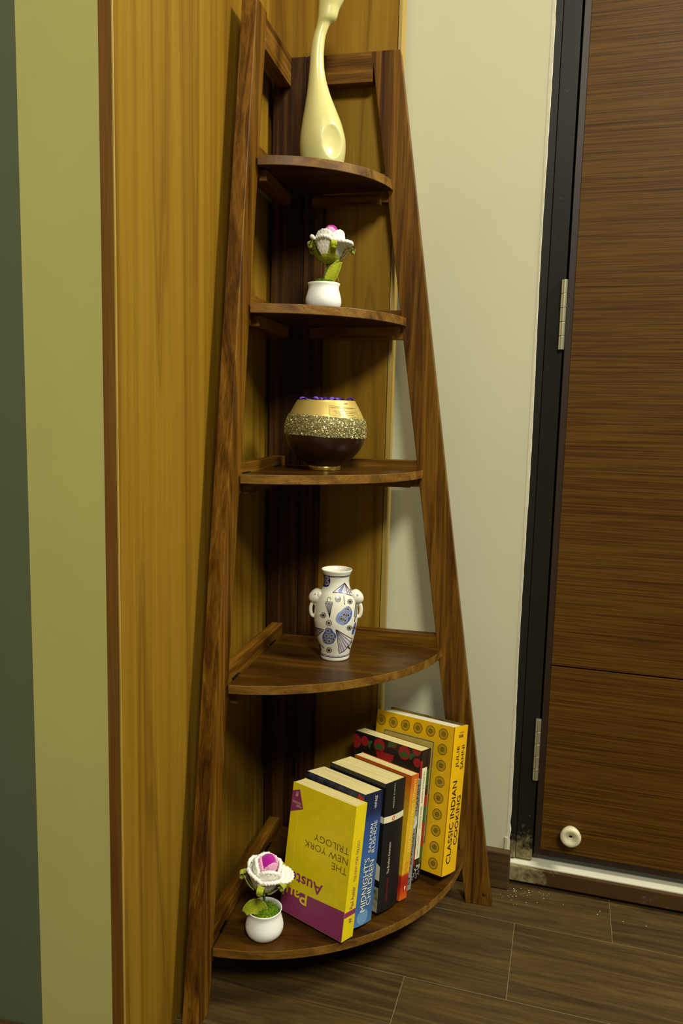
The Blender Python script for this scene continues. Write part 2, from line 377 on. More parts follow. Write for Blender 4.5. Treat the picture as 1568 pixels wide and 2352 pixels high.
ZS = [(0.1027, 0.1081), (0.5060, 0.5009), (0.8322, 0.8321), (1.0994, 1.1019), (1.3301, 1.3357)]
BUL = [0.985, 0.935, 0.95, 0.96, 0.95]       # belly of each rounded front edge
TB = 0.0150
RZ = [(0.070, 0.121), (0.475, 0.5235), (0.800, 0.848), (1.0655, 1.1165), (1.303, 1.352), (1.5055, 1.5553)]
PLANES = []
for i, (zl, zr) in enumerate(ZS):
    zm = (zl+zr)/2; ql = si_(zl)+0.0085; qr = si_(zr)+0.0105
    if i == 4: ql += 0.006; qr += 0.004
    def top(x, y, zl=zl, zr=zr, ql=ql, qr=qr):
        zc = (zl+zr)/2
        return zc+(zl-zc)*min(1, -y/ql)+(zr-zc)*min(1, x/qr)
    PLANES.append(top)
    n = 40; poly = [(0.0030, -0.0030)]
    poly.append((0.0030, -ql))
    for k in range(1, n):
        a = (PI/2)*k/n
        bb_ = 1-(1-BUL[i])*math.sin(2*a)
        poly.append((0.0030+(qr-0.003)*math.sin(a)*bb_, -0.0030-(ql-0.003)*math.cos(a)*bb_))
    poly.append((qr, -0.0030))
    b = MB(); b.prism(poly, lambda x, y: top(x, y)-TB, top, 0, 1)
    o = b.build('shelf_board', [MT['board'], MT['bedge']], shelf, None, 0.0011)
    # rails behind the board and small cleats carrying it
    z0, z1 = RZ[i]
    boxo('rail', (0.0627, si_((z0+z1)/2)+0.004, 0.0015, 0.0225, z0, z1), MT['railx'], shelf, 0.0008)
    boxo('rail', (-0.0225, -0.0012, -si_((z0+z1)/2)-0.002, -0.0004, z0, z1), MT['raily'], shelf, 0.0008)
    zt = min(zl, zr)-TB
    boxo('cleat', (0.045, qr-0.022, -0.011, 0.0015, zt-0.018, zt-0.0003), MT['railx'], shelf, 0.0006)
    boxo('cleat', (-0.0012, 0.011, -ql+0.022, -0.03, zt-0.018, zt-0.0003), MT['raily'], shelf, 0.0006)
    for f in (0.22, 0.86):
        k = MB(); y = -ql*f; zt2 = top(0.003, y)
        k.box(-0.0010, 0.0034, y-0.014, y+0.014, zt2+0.0001, zt2+0.0013)
        k.build('bracket', MT['iron'], shelf, None, 0.0003)
z0, z1 = RZ[5]
boxo('top_rail', (0.0627, si_(z1)+0.003, 0.0005, 0.0235, z0, z1), MT['railx'], shelf, 0.0008)
boxo('top_rail', (-0.0235, -0.0004, -si_(z1)-0.001, -0.0004, z0, z1), MT['raily'], shelf, 0.0008)

# ------------------------------------------------------------------ text helper
def text_polys(s, offset=0.0, spacing=1.0):
    cu = bpy.data.curves.new('t', 'FONT'); cu.body = s; cu.offset = offset; cu.space_character = spacing; cu.resolution_u = 3
    ob = bpy.data.objects.new('t', cu)
    me = bpy.data.meshes.new_from_object(ob)
    vs = [v.co.copy() for v in me.vertices]; fs = [tuple(p.vertices) for p in me.polygons]
    bpy.data.objects.remove(ob); bpy.data.curves.remove(cu); bpy.data.meshes.remove(me)
    x0 = min(v.x for v in vs); x1 = max(v.x for v in vs); y0 = min(v.y for v in vs); y1 = max(v.y for v in vs)
    return [((v.x-x0)/(x1-x0), (v.y-y0)/(y1-y0)) for v in vs], fs
def put_text(mb, s, fn, mi=0, offset=0.0, spacing=1.0):
    vs, fs = text_polys(s, offset, spacing)
    mb.add([fn(a, b) for a, b in vs], fs, mi)

# ------------------------------------------------------------------ books on the lowest board
MT['paper'] = wood('mat_page_edges', [(0.3, srgb(206, 188, 120)), (0.7, srgb(228, 212, 150))], 'X', 900, 14, 0.9, 0.2, 0.35, 0.1)
MT['paperw'] = wood('mat_page_edges_white', [(0.3, srgb(212, 206, 172)), (0.7, srgb(232, 228, 200))], 'X', 900, 14, 0.9, 0.2, 0.3, 0.1)
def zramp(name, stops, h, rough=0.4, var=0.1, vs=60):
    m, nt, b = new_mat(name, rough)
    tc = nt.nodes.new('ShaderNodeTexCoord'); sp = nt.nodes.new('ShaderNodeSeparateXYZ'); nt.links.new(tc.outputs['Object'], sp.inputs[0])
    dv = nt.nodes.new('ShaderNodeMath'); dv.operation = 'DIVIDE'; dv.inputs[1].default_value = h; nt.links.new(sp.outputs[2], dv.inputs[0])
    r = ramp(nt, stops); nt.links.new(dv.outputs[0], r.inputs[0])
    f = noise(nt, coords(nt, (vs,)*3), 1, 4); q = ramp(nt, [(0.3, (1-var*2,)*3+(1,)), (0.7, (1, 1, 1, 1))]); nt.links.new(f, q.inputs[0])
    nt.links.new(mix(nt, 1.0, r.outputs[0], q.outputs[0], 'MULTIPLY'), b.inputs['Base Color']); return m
MT['b_yellow'] = plain('mat_book_yellow', srgb(230, 206, 18), 0.45, 0, 0.4, 0, 0.05, 60)
MT['b_magenta'] = plain('mat_book_magenta', srgb(140, 52, 96), 0.45, 0, 0.4, 0, 0.05, 60)
MT['b_ink'] = plain('mat_ink_dark', srgb(24, 20, 18), 0.6)
MT['b_brown'] = plain('mat_ink_brown', srgb(98, 62, 24), 0.6)
MT['b_white'] = plain('mat_ink_white', srgb(232, 228, 205), 0.6)
MT['b_cream'] = plain('mat_print_cream', srgb(226, 218, 180), 0.5)
MT['b_gold'] = plain('mat_print_gold', srgb(214, 196, 140), 0.5)
MT['b_orangeink'] = plain('mat_print_orange', srgb(206, 92, 30), 0.5)
MT['b_redink'] = plain('mat_print_red', srgb(150, 26, 28), 0.5)
MT['b_greenink'] = plain('mat_print_green', srgb(44, 84, 34), 0.5)
MT['b_paleyellow'] = plain('mat_ink_pale_yellow', srgb(246, 226, 110), 0.6)
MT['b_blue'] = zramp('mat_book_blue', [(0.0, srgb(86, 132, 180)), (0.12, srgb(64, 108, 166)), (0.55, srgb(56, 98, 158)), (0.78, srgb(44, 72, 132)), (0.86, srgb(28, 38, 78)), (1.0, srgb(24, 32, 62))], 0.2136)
MT['b_black'] = plain('mat_book_black', srgb(22, 21, 20), 0.38)
MT['b_orange'] = zramp('mat_book_orange', [(0.0, srgb(222, 104, 26)), (0.08, srgb(206, 62, 24)), (0.13, srgb(176, 38, 24)), (0.195, srgb(190, 52, 22)), (0.215, srgb(232, 180, 34)), (0.70, srgb(232, 184, 34)), (0.86, srgb(228, 140, 28)), (1.0, srgb(214, 96, 24))], 0.2156)
MT['b_grey'] = zramp('mat_book_grey', [(0, srgb(150, 150, 142)), (1, srgb(128, 130, 122))], 0.1958)
MT['b_darkred'] = plain('mat_book_dark_cover', srgb(26, 20, 18), 0.4)
MT['b_cook'] = plain('mat_book_golden', srgb(234, 182, 14), 0.35, 0, 0.4, 0, 0.05, 40)
MT['b_paneltint'] = plain('mat_title_panel', srgb(206, 176, 84), 0.45)
MT['b_board'] = plain('mat_book_board', srgb(60, 66, 76), 0.6)
MT['b_olive'] = plain('mat_print_olive', srgb(52, 54, 22), 0.5)
MT['b_pic'] = plain('mat_cover_picture', srgb(150, 140, 110), 0.5, 0, 0.4, 0, 0.7, 110)
MT['b_picd'] = plain('mat_cover_picture_dark', srgb(40, 44, 70), 0.5, 0, 0.4, 0, 0.9, 90)
def shelf1(x): return 0.1027+0.0145*x
class Book:
    def __init__(s, px, py, th, ph, w, h, t, ps, shift, label, cover, pages='paper', bulge=0.0, hard=False):
        W_ = Vector((math.cos(th), math.sin(th), 0)); T0 = Vector((-math.sin(th), math.cos(th), 0)); U = Vector((0, 0, 1))
        hh = U*math.cos(ph)+T0*math.sin(ph); tt = T0*math.cos(ph)-U*math.sin(ph)
        h2 = hh*math.cos(ps)+W_*math.sin(ps); w2 = W_*math.cos(ps)-hh*math.sin(ps)
        O = Vector((px, py, shelf1(px)-w*math.sin(min(ps, 0))+0.0004))+Vector((T0.x, T0.y, 0))*shift
        Mx = Matrix((w2, tt, h2)).transposed().to_4x4(); Mx.translation = O
        s.root = empty('book'); s.root.matrix_world = Mx
        tag(s.root, label, 'book', 'books leaning on the lowest board')
        s.w, s.h, s.t, s.bulge = w, h, t, bulge
        c = 0.0022 if hard else 0.0007
        ov = 0.003 if hard else 0.0
        b = MB(); b.box(-w, -c, -t, -t+c, 0, h); b.box(-w, -c, -c, 0, 0, h)
        n = 14
        def sp(u, v): y = -t*u; return (s.sx(y), y, h*v)
        def spi(u, v): y = -c-(t-2*c)*u; return (s.sx(y)-c-0.0004, y, h*v)
        b.grid(lambda u, v: sp(1-u, v), n, 8); b.grid(spi, n, 8)
        # strips closing the spine at head, foot and sides
        for v in (0, 1):
            vs = []
            for k in range(n):
                y = -t*k/(n-1); vs += [(s.sx(y), y, h*v), (-c-0.001, y, h*v)]
            b.add(vs, [((2*k, 2*k+1, 2*k+3, 2*k+2) if v else (2*k, 2*k+2, 2*k+3, 2*k+1)) for k in range(n-1)])
        s.cover = b.build('cover', cover, s.root)
        p = MB(); p.box(-w+0.0008+ov, -c-0.0012, -t+c+0.00005, -c-0.00005, 0.0005+ov, h-0.0006-ov)
        p.build('page_block', MT[pages], s.root)
    def sx(s, y): q = 2*y/s.t+1; return s.bulge*(1-q*q)
    def S(s, y, z, e=0.0005): return (s.sx(y)+e, y, z)
    def F(s, x, z, e=0.0004): return (x, -s.t-e, z)
    def spine_text(s, name, txt, mat, y0, y1, z0, z1, up=True, off=0.0, spacing=1.0, e=0.0006):
        b = MB()
        if up is True: put_text(b, txt, lambda a, c: s.S(y1-c*(y1-y0), z0+a*(z1-z0), e), 0, off, spacing)
        elif up is None: put_text(b, txt, lambda a, c: s.S(y1-a*(y1-y0), z1-c*(z1-z0), e), 0, off, spacing)      # across the spine, upside down
        else: put_text(b, txt, lambda a, c: s.S(y0+c*(y1-y0), z1-a*(z1-z0), e), 0, off, spacing)
        return b.build(name, mat, s.root)
    def spine_patch(s, name, mat, y0, y1, z0, z1, e=0.0003):
        b = MB(); b.grid(lambda u, v: s.S(y0+(y1-y0)*u, z0+(z1-z0)*v, e), 9, 2); return b.build(name, mat, s.root)
    def front_text(s, name, txt, mat, x0, x1, z0, z1, flip=True, off=0.0, e=0.0005):
        b = MB()
        if flip: put_text(b, txt, lambda a, c: s.F(x1-a*(x1-x0), z1-c*(z1-z0), e), 0, off)
        else: put_text(b, txt, lambda a, c: s.F(x0+a*(x1-x0), z0+c*(z1-z0), e), 0, off)
        return b.build(name, mat, s.root)
    def front_poly(s, name, mat, pts, e=0.0003):
        b = MB(); b.add([s.F(x, z, e) for x, z in pts], [tuple(range(len(pts)))]); return b.build(name, mat, s.root)

bk = Book(.2107, -.2903, -.4541, .152, .131, .2135, .0291, -.0095, -.003, 'bright yellow paperback with a magenta lower band, printed upside down, leaning in front', MT['b_yellow'])
bk.front_poly('magenta_band', MT['b_magenta'], [(-.1308, .0005), (-.0003, .0005), (-.0003, .0475), (-.1308, .0415)])
bk.spine_patch('magenta_band', MT['b_magenta'], -.0289, -.0003, .0372, .0455)
bk.spine_text('publisher_mark', 'ff', MT['b_magenta'], -.0150, -.0075, .0255, .0335)
bk.front_text('author_name', 'Paul', MT['b_yellow'], -.1285, -.0762, .0262, .0465, off=0.012)
bk.front_text('author_name', 'Auster', MT['b_magenta'], -.1285, -.0470, .0530, .0715, off=0.012)
bk.front_text('title', 'THE', MT['b_brown'], -.0345, -.0045, .1035, .1140, off=-0.012)
bk.front_text('title', 'NEW YORK', MT['b_brown'], -.0935, -.0045, .1195, .1300, off=-0.012)
bk.front_text('title', 'TRILOGY', MT['b_brown'], -.0750, -.0045, .1355, .1460, off=-0.012)
bk.front_poly('sticker', MT['b_magenta'], [(-.1308, .1640), (-.1045, .1755), (-.1155, .2050), (-.1308, .1990)])
bk.front_text('sticker_text', 'FABER', MT['b_gold'], -.1200, -.1085, .1755, .1790)
bk.front_text('sticker_text', 'MODERNS', MT['b_gold'], -.1285, -.1110, .1805, .1840)
bk.front_text('sticker_text', 'ff', MT['b_gold'], -.1235, -.1180, .1920, .2000)
bk.spine_text('author_name', 'Paul Auster', MT['b_magenta'], -.0170, -.0080, .0480, .0830)
bk.spine_text('title', 'THE NEW YORK TRILOGY', MT['b_magenta'], -.0150, -.0085, .0910, .1570, off=-0.008)
cz = MB(); cz.add([bk.F(-.113, .001, .0002), bk.F(-.1126, .001, .0002), bk.F(-.1146, .21, .0002), bk.F(-.115, .21, .0002)], [(0, 1, 2, 3)]); cz.build('crease', MT['b_paleyellow'], bk.root)

bk = Book(.2314, -.2504, -.5226, .1394, .1331, .2136, .0442, -.032, 0, 'thick blue paperback with white capitals on its spine, next to the yellow one', MT['b_blue'], bulge=0.002)
bk.front_poly('cover_picture', MT['b_picd'], [(-.1325, .10), (-.001, .10), (-.001, .2130), (-.1325, .2130)])
bk.front_poly('cover_picture', MT['b_redink'], [(-.020, .196), (-.004, .185), (-.003, .208), (-.014, .2125)], 0.0005)
for tx, y0, y1, z0, z1 in (("MIDNIGHT'S", -.0345, -.0225, .0225, .1090), ('CHILDREN', -.0215, -.0095, .0300, .1030), ('SALMAN', -.0275, -.0205, .1175, .1640), ('RUSHDIE', -.0190, -.0110, .1155, .1675), ('VINTAGE', -.0225, -.0165, .1885, .2090)):
    bk.spine_text('title', tx, MT['b_white'], y0, y1, z0, z1)
    if z0 < .11:
        bk.spine_text('letter_shadow', tx, MT['b_ink'], y0+.0009, y1+.0009, z0-.0009, z1-.0009, e=0.00045)
mo = MB(); mo.add([bk.S(-.0265, .014, .0004)]+[bk.S(-.0265+.0130*math.cos(a), .014+.0125*math.sin(a), .0004) for a in [2*PI*k/24 for k in range(25)]], [(0, k, k+1) for k in range(1, 25)])
mo.build('moon_print', plain('mat_print_moon', srgb(110, 150, 190), 0.5), bk.root)

bk = Book(.2656, -.1958, -.525, .1002, .1252, .2157, .0523, -.0297, 0, 'thick black paperback with a cream band around its spine', MT['b_black'], bulge=0.003)
bk.spine_patch('cream_band', MT['b_cream'], -.0523, -.0003, .1500, .1605)
bk.front_poly('cream_band', MT['b_cream'], [(-.1250, .1500), (-.0003, .1500), (-.0003, .1605), (-.1250, .1605)])
ov = MB(); ov.add([bk.S(-.0305, .1552, .0007)]+[bk.S(-.0305+.0034*math.cos(a), .1552+.0042*math.sin(a), .0007) for a in [2*PI*k/20 for k in range(21)]], [(0, k, k+1) for k in range(1, 21)]); ov.build('oval_emblem', MT['b_orangeink'], bk.root)
ov = MB(); ov.add([bk.S(-.0305, .1552, .0009)]+[bk.S(-.0305+.0014*math.cos(a), .1552+.0027*math.sin(a), .0009) for a in [2*PI*k/14 for k in range(15)]], [(0, k, k+1) for k in range(1, 15)]); ov.build('bird_emblem', MT['b_white'], bk.root)
bk.spine_text('series_name', 'PENGUIN CLASSICS', MT['b_cream'], -.0345, -.0315, .1730, .2140, spacing=1.3, off=-0.006)
bk.spine_text('author_name', 'DOSTOYEVSKY', MT['b_redink'], -.0370, -.0325, .0150, .0560)
bk.spine_text('title', 'The Brothers Karamazov', MT['b_cream'], -.0378, -.0328, .0625, .1160, off=-0.004)
bk.front_poly('cover_picture', MT['b_pic'], [(-.1250, .0007), (-.0006, .0007), (-.0006, .0420), (-.1250, .0420)])
bk.front_poly('cover_picture', MT['b_cream'], [(-.060, .0560), (-.0006, .0540), (-.0006, .0780), (-.012, .0840), (-.060, .0760)])

bk = Book(.2783, -.1764, -.500, .1300, .1257, .2156, .0210, -.0105, .0015, 'thin yellow and orange paperback with a red foot, right of the black one', MT['b_orange'])
bk.spine_text('author_name', 'GABRIEL GARCIA MARQUEZ', MT['b_paleyellow'], -.0135, -.0060, .0800, .2085, False, off=-0.004)
bk.spine_text('title', 'Of Love and', MT['b_orangeink'], -.0080, -.0045, .0450, .0660, False, off=-0.004)
bk.spine_text('title', 'Other Demons', MT['b_orangeink'], -.0130, -.0095, .0450, .0660, False, off=-0.004)
ov = MB(); ov.add([bk.S(-.0085, .0190, .0006)]+[bk.S(-.0085+.0016*math.cos(a)+.0006*math.sin(2*a), .0190+.0042*math.sin(a), .0006) for a in [2*PI*k/16 for k in range(17)]], [(0, k, k+1) for k in range(1, 17)]); ov.build('bird_emblem', MT['b_white'], bk.root)

bk = Book(.2858, -.1434, -.4900, .112, .105, .1958, .0180, -.0054, -.0055, 'small grey paperback squeezed between the orange book and the dark red one', MT['b_grey'])
bk.spine_text('author_name', 'TOLKIEN', MT['b_ink'], -.0135, -.0025, .1390, .1870, off=-0.006)
bk.spine_text('title', 'SILMARILLION', MT['b_ink'], -.0165, -.0050, .0460, .1015, off=-0.006)
bk.spine_text('title', 'The', MT['b_ink'], -.0150, -.0080, .0335, .0430, off=-0.006)
ov = MB(); ov.add([bk.S(-.0075, .1215, .0006)]+[bk.S(-.0075+.0065*math.cos(a), .1215+.0115*math.sin(a), .0006) for a in [2*PI*k/24 for k in range(25)]], [(0, k, k+1) for k in range(1, 25)]); ov.build('round_picture', plain('mat_print_round', srgb(198, 198, 186), 0.5, 0, 0.4, 0, 0.4, 160), bk.root)
bk.spine_patch('imprint_mark', MT['b_ink'], -.0155, -.0060, .0110, .0230)
bk.spine_patch('imprint_mark_inner', MT['b_grey'], -.0140, -.0115, .0130, .0210, .0006); bk.spine_patch('imprint_mark_inner', MT['b_grey'], -.0100, -.0075, .0130, .0210, .0006)

bk = Book(.2994, -.1109, -.475, .1311, .1496, .2327, .0295, -.0291, -.0075, 'black paperback with red fruit and green leaves printed on it, cream label on spine', MT['b_darkred'])
def disc(x, z, r, mat, nm, e=0.0004, a0=0, a1=2*PI):
    b = MB(); b.add([bk.F(x, z, e)]+[bk.F(max(-.1492, min(-.0005, x+r*math.cos(a0+(a1-a0)*k/22))), min(.2322, z+r*math.sin(a0+(a1-a0)*k/22)), e) for k in range(23)], [(0, k, k+1) for k in range(1, 23)]); b.build(nm, mat, bk.root)
for x, z, r in ((-.0914, .2195, .0125), (-.0363, .2205, .0125), (-.1251, .2184, .009), (-.0618, .2326, .010), (-.0078, .2103, .008), (-.1465, .2140, .013), (-.0110, .2310, .009)): disc(x, z, r, MT['b_redink'], 'fruit_print')
disc(-.0776, .2098, .020, MT['b_redink'], 'fruit_print', .0004, PI, 2*PI)
for x, z, r, a in ((-.0914, .2125, .010, .2), (-.0618, .2250, .011, .5), (-.0363, .2130, .010, .1), (-.110, .2150, .008, 1.2), (-.0170, .2170, .008, .8)): disc(x, z, r, MT['b_greenink'], 'leaf_print', .0006, a, a+PI)
for z0, z1, m in ((.196, .2322, 'b_darkred'), (.168, .196, 'b_greenink'), (.130, .1500, 'b_redink'), (.100, .130, 'b_greenink'), (.058, .100, 'b_redink'), (.030, .058, 'b_greenink')):
    bk.spine_patch('spine_print', MT[m], -.0105, -.0002, z0, z1, .0003)
for z0, z1, m in ((.14, .215, 'b_redink'), (.030, .060, 'b_redink')): bk.spine_patch('spine_print', MT[m], -.0308, -.0240, z0, z1, .0003)
bk.spine_patch('label', MT['b_ink'], -.0250, -.0088, .0392, .2022, .0004)
bk.spine_patch('label', MT['b_cream'], -.0244, -.0094, .0398, .2016, .0006)
bk.spine_text('title', 'THE MASTER AND MARGARITA', MT['b_ink'], -.0190, -.0148, .1385, .1950, False, e=.0008)
bk.spine_text('author_name', 'MIKHAIL BULGAKOV', MT['b_ink'], -.0190, -.0148, .0930, .1320, False, e=.0008)
bk.spine_text('imprint_name', 'VINTAGE CLASSICS', MT['b_brown'], -.0190, -.0155, .0440, .0810, False, off=-0.006, e=.0008)
bk.spine_text('note_print', 'Cat', MT['b_white'], -.0220, -.0060, .0190, .0280, e=.0006)
sq = MB()
for k in range(5):
    pts = [(-.027+.0045*k+random.uniform(-.001, .001), .004+.004*((k*7) % 3)+.002*j) for j in range(5)]
    for (y0, z0), (y1, z1) in zip(pts, pts[1:]):
        y1 += random.uniform(-.003, .003)
        sq.add([bk.S(y0-.0004, z0, .0006), bk.S(y0+.0004, z0, .0006), bk.S(y1+.0004, z1, .0006), bk.S(y1-.0004, z1, .0006)], [(0, 1, 2, 3)])
sq.build('scribble_print', MT['b_white'], bk.root)

bk = Book(.3542, -.0928, -.4600, .2000, .1683, .259, .0485, -.0601, .0045, 'tall golden yellow hardback with dark round medallions, against the right side', MT['b_cook'], 'paperw', 0.0015, True)
bk.spine_text('author_name', 'JULIE', MT['b_ink'], -.0370, -.0255, .1870, .2255)
bk.spine_text('author_name', 'SAHNI', MT['b_ink'], -.0200, -.0085, .1825, .2250)
bk.spine_text('title', 'CLASSIC INDIAN', MT['b_ink'], -.0400, -.0265, .0195, .1640, off=0.006)
bk.spine_text('title', 'COOKING', MT['b_ink'], -.0205, -.0070, .0485, .1355, off=0.006)
bk.spine_text('imprint_name', 'MORROW', MT['b_brown'], -.0330, -.0170, .2480, .2505, None)
bk.spine_text('imprint_mark', 'wm', MT['b_ink'], -.0340, -.0180, .2400, .2460, None)
bo = MB(); bo.box(-.1685, -.003, -.0022, 0.0004, -.0004, .2594); bo.build('back_board', MT['b_board'], bk.root)
def medallion(x, z, r):
    b = MB(); e = .0005
    def ringm(ra, rb, n=36):
        vs = []
        for k in range(n):
            a = 2*PI*k/n; vs += [bk.F(x+ra*math.cos(a), z+ra*math.sin(a), e), bk.F(x+rb*math.cos(a), z+rb*math.sin(a), e)]
        b.add(vs, [(2*k, 2*k+1, (2*k+3) % (2*n), (2*k+2) % (2*n)) for k in range(n)])
    ringm(r*.90, r, 36); ringm(r*.40, r*.47); ringm(r*.20, r*.28); ringm(0.0001, r*.12)
    for k in range(22):
        a = 2*PI*k/22; w = .055
        b.add([bk.F(x+r*q*math.cos(a+s_), z+r*q*math.sin(a+s_), e) for q, s_ in ((.52, -w*.5), (.84, -w), (.84, w), (.52, w*.5))], [(0, 1, 2, 3)])
    for k in range(12):
        a = 2*PI*k/12
        b.add([bk.F(x+r*q*math.cos(a+s_), z+r*q*math.sin(a+s_), e) for q, s_ in ((.29, -.12), (.39, -.12), (.39, .12), (.29, .12))], [(0, 1, 2, 3)])
    b.build('medallion_print', MT['b_olive'], bk.root)
for k in range(6): medallion(-.1573+.0271*k, .2415+.0004*k, .0097)
for k in range(8): medallion(-.0213+.0003*k, .2163-.0284*k, .0097)
bk.front_poly('title_panel', MT['b_paneltint'], [(-.150, .045), (-.0379, .045), (-.0379, .2273), (-.150, .2273)], .0003)
bk.front_poly('title_panel_line', MT['b_ink'], [(-.148, .047), (-.0399, .047), (-.0399, .2253), (-.148, .2253)], .0005)
bk.front_poly('title_panel', MT['b_paneltint'], [(-.147, .048), (-.0409, .048), (-.0409, .2243), (-.147, .2243)], .0007)

# ------------------------------------------------------------------ crochet flower pots
def yarn(name, c, c2, rough=0.95):
    m, nt, b = new_mat(name, rough, 0, 0.2)
    f = noise(nt, coords(nt, (900, 900, 900)), 1, 3); r = ramp(nt, [(0.3, c2), (0.65, c)]); nt.links.new(f, r.inputs[0])
    nt.links.new(r.outputs[0], b.inputs['Base Color'])
    b.inputs['Sheen Weight'].default_value = 0.3
    bump(nt, b, f, 0.5, 0.0008); return m
MT['y_white'] = yarn('mat_yarn_white', srgb(252, 250, 240), srgb(226, 222, 206))
MT['y_pink'] = yarn('mat_yarn_pink', srgb(246, 190, 214), srgb(214, 130, 180))
MT['y_mag'] = yarn('mat_yarn_magenta', srgb(192, 18, 160), srgb(140, 8, 118))
MT['y_green'] = yarn('mat_yarn_green', srgb(178, 182, 30), srgb(122, 132, 12))
MT['stem'] = yarn('mat_yarn_stem', srgb(92, 116, 28), srgb(60, 84, 16))
MT['moss'] = plain('mat_moss', srgb(96, 128, 14), 0.9, 0, 0.2, 0, 0.5, 400)
MT['pot'] = plain('mat_white_pot', srgb(240, 239, 230), 0.55, 0, 0.4, 0.0, 0.01, 20)
POT = [(0.0195, 0.0), (0.0235, 0.0012), (0.0275, 0.0055), (0.0298, 0.011), (0.0303, 0.0166), (0.0296, 0.0215), (0.0278, 0.0285), (0.0262, 0.034), (0.0256, 0.038), (0.0262, 0.0415), (0.0276, 0.0448), (0.0272, 0.0453), (0.0262, 0.0452), (0.0250, 0.0415), (0.0244, 0.038), (0.0248, 0.034)]
def knit(u, v, nu, nv, amp):
    return amp*abs(math.sin(PI*u*nu+0.9*math.sin(PI*v*nv)))*(0.55+0.45*abs(math.sin(PI*v*nv)))
def petal(mb, C0, phi, ha, r0, R, z0, z1, flare, tipdrop, nu=26, nv=22, rope=0.0021, amp=0.0016, vexp=0.8, scal=0.28):
    def P(u, v, d=0.0):
        uu = 2*u-1; vm = 1-scal*abs(uu)**2.4; vv = v*vm
        rho = r0+(R-r0)*vv**vexp+flare*max(0, vv-0.62)**2*7
        z = z0+(z1-z0)*vv**1.2-tipdrop*max(0, vv-0.80)*5-0.0015*abs(uu)
        a = phi+uu*ha
        k = knit(u, v, 6, 6, amp)+d
        return (C0[0]+(rho+k)*math.cos(a), C0[1]+(rho+k)*math.sin(a), z+k*0.35)
    mb.grid(lambda u, v: P(u, v), nu, nv); mb.grid(lambda u, v: P(1-u, v, -0.0036-2*knit(1-u, v, 7, 6, amp)), nu, nv)
    rim = [P(i/40, 1, -0.0016) for i in range(41)]
    mb.tube(rim, rope, 10, 0, True, (2, 11, 0.22))
def flower_pot(name, loc, label, hx, hy, lean, rot, leafdef, moss_seed, hz=0.0, mz=0.0):
    r = empty(name, loc, math.atan2(RIGHT.y, RIGHT.x)); tag(r, label, 'potted flower', 'crochet flowers in white pots')
    rnd = random.Random(moss_seed)
    b = MB(); b.lathe(POT, 56); b.build('pot', MT['pot'], r)
    # moss: a domed bed of short tangled blades
    m = MB(); m.lathe([(0.0005, 0.0470+mz), (0.012, 0.0452+mz), (0.0205, 0.0400+mz*0.6), (0.0246, 0.034)], 28, 0, 0, 0, False, False)
    for k in range(900):
        a = rnd.uniform(0, 2*PI); q = 0.0235*math.sqrt(rnd.random()); x, y = q*math.cos(a), q*math.sin(a)
        z = 0.0470+mz-(0.0105+0.5*mz)*(q/0.0235)**2; l = rnd.uniform(0.002, 0.006); t = rnd.uniform(0, 2*PI); w = 0.00035
        dx, dy = l*0.7*math.cos(t), l*0.7*math.sin(t)
        m.add([(x-w*math.sin(t), y+w*math.cos(t), z-0.001), (x+w*math.sin(t), y-w*math.cos(t), z-0.001), (x+dx*0.5+w*math.sin(t), y+dy*0.5-w*math.cos(t), z+l*0.6), (x+dx*0.5-w*math.sin(t), y+dy*0.5+w*math.cos(t), z+l*0.6), (x+dx, y+dy, z+l*0.75)], [(0, 1, 2, 3), (3, 2, 4)])
    tag(m.build('moss', MT['moss'], r), kind='stuff')
    # stem wrapped in thread
    pts = [(hx*t**1.5, hy*t**1.5, 0.040+(0.046+hz)*t) for t in [i/24 for i in range(25)]]
    s = MB(); s.tube(pts, 0.0021, 10, 0, True, (1, 16, 0.10)); s.build('stem', MT['stem'], r)
    # head: its own frame, slightly tilted
    hd = bpy.data.objects.new('flower_head', None); COL.objects.link(hd); hd.parent = r
    hd.location = (hx, hy, 0.080+hz); hd.rotation_euler = (lean[0], lean[1], rot)
    for k in range(5):
        p = MB(); petal(p, (0, 0), k*2*PI/5+0.25, 0.72+0.05*(k % 2), 0.006+0.0008*(k % 2), 0.0305-0.0012*(k % 2), 0.003, 0.038+0.002*(k % 3), (0.012 if k == 4 else 0.002), (0.010 if k == 4 else 0.002), rope=0.0030, vexp=0.55); p.build('outer_petal', MT['y_white'], hd)
    for k in range(4):
        p = MB(); petal(p, (0, 0), k*PI/2+0.7, 0.92, 0.006+0.0007*(k % 2), 0.0268-0.0012*(k % 2), 0.009, 0.0490+0.0015*(k % 2), -0.005, 0.0015, rope=0.0030, amp=0.0016, vexp=0.52); p.build('inner_petal', MT['y_white'], hd)
    for k in range(3):
        p = MB(); petal(p, (0, 0), k*2*PI/3+0.1, 1.12, 0.005+0.0008*k, 0.0195-0.0014*k, 0.016, 0.0530+0.001*k, -0.004, 0.001, rope=0.0020, amp=0.0011, vexp=0.6); p.build('pink_petal', MT['y_pink'], hd)
    p = MB()
    def budf(u, v):
        a = 2*PI*u; z = 0.018+0.043*v; q = 0.0125*math.sqrt(max(0.0, 1-(max(0, v-0.55)/0.45)**2.4))+0.0001
        q *= 1+0.10*math.cos(a*1+6*v)-0.10*math.exp(-((a-2.2-1.5*v)/0.25)**2); k = knit(u, v, 14, 11, 0.0007)
        return ((q+k)*math.cos(a), (q+k)*math.sin(a), z)
    p.grid(budf, 60, 40, True); p.build('bud', MT['y_mag'], hd)
    # calyx and curled sepals
    p = MB()
    def cal(u, v):
        a = 2*PI*u; q = 0.003+0.0155*math.sin(v*PI/2); k = knit(u, v, 18, 5, 0.0012)
        return ((q+k)*math.cos(a), (q+k)*math.sin(a), -0.003+0.014*v**1.3)
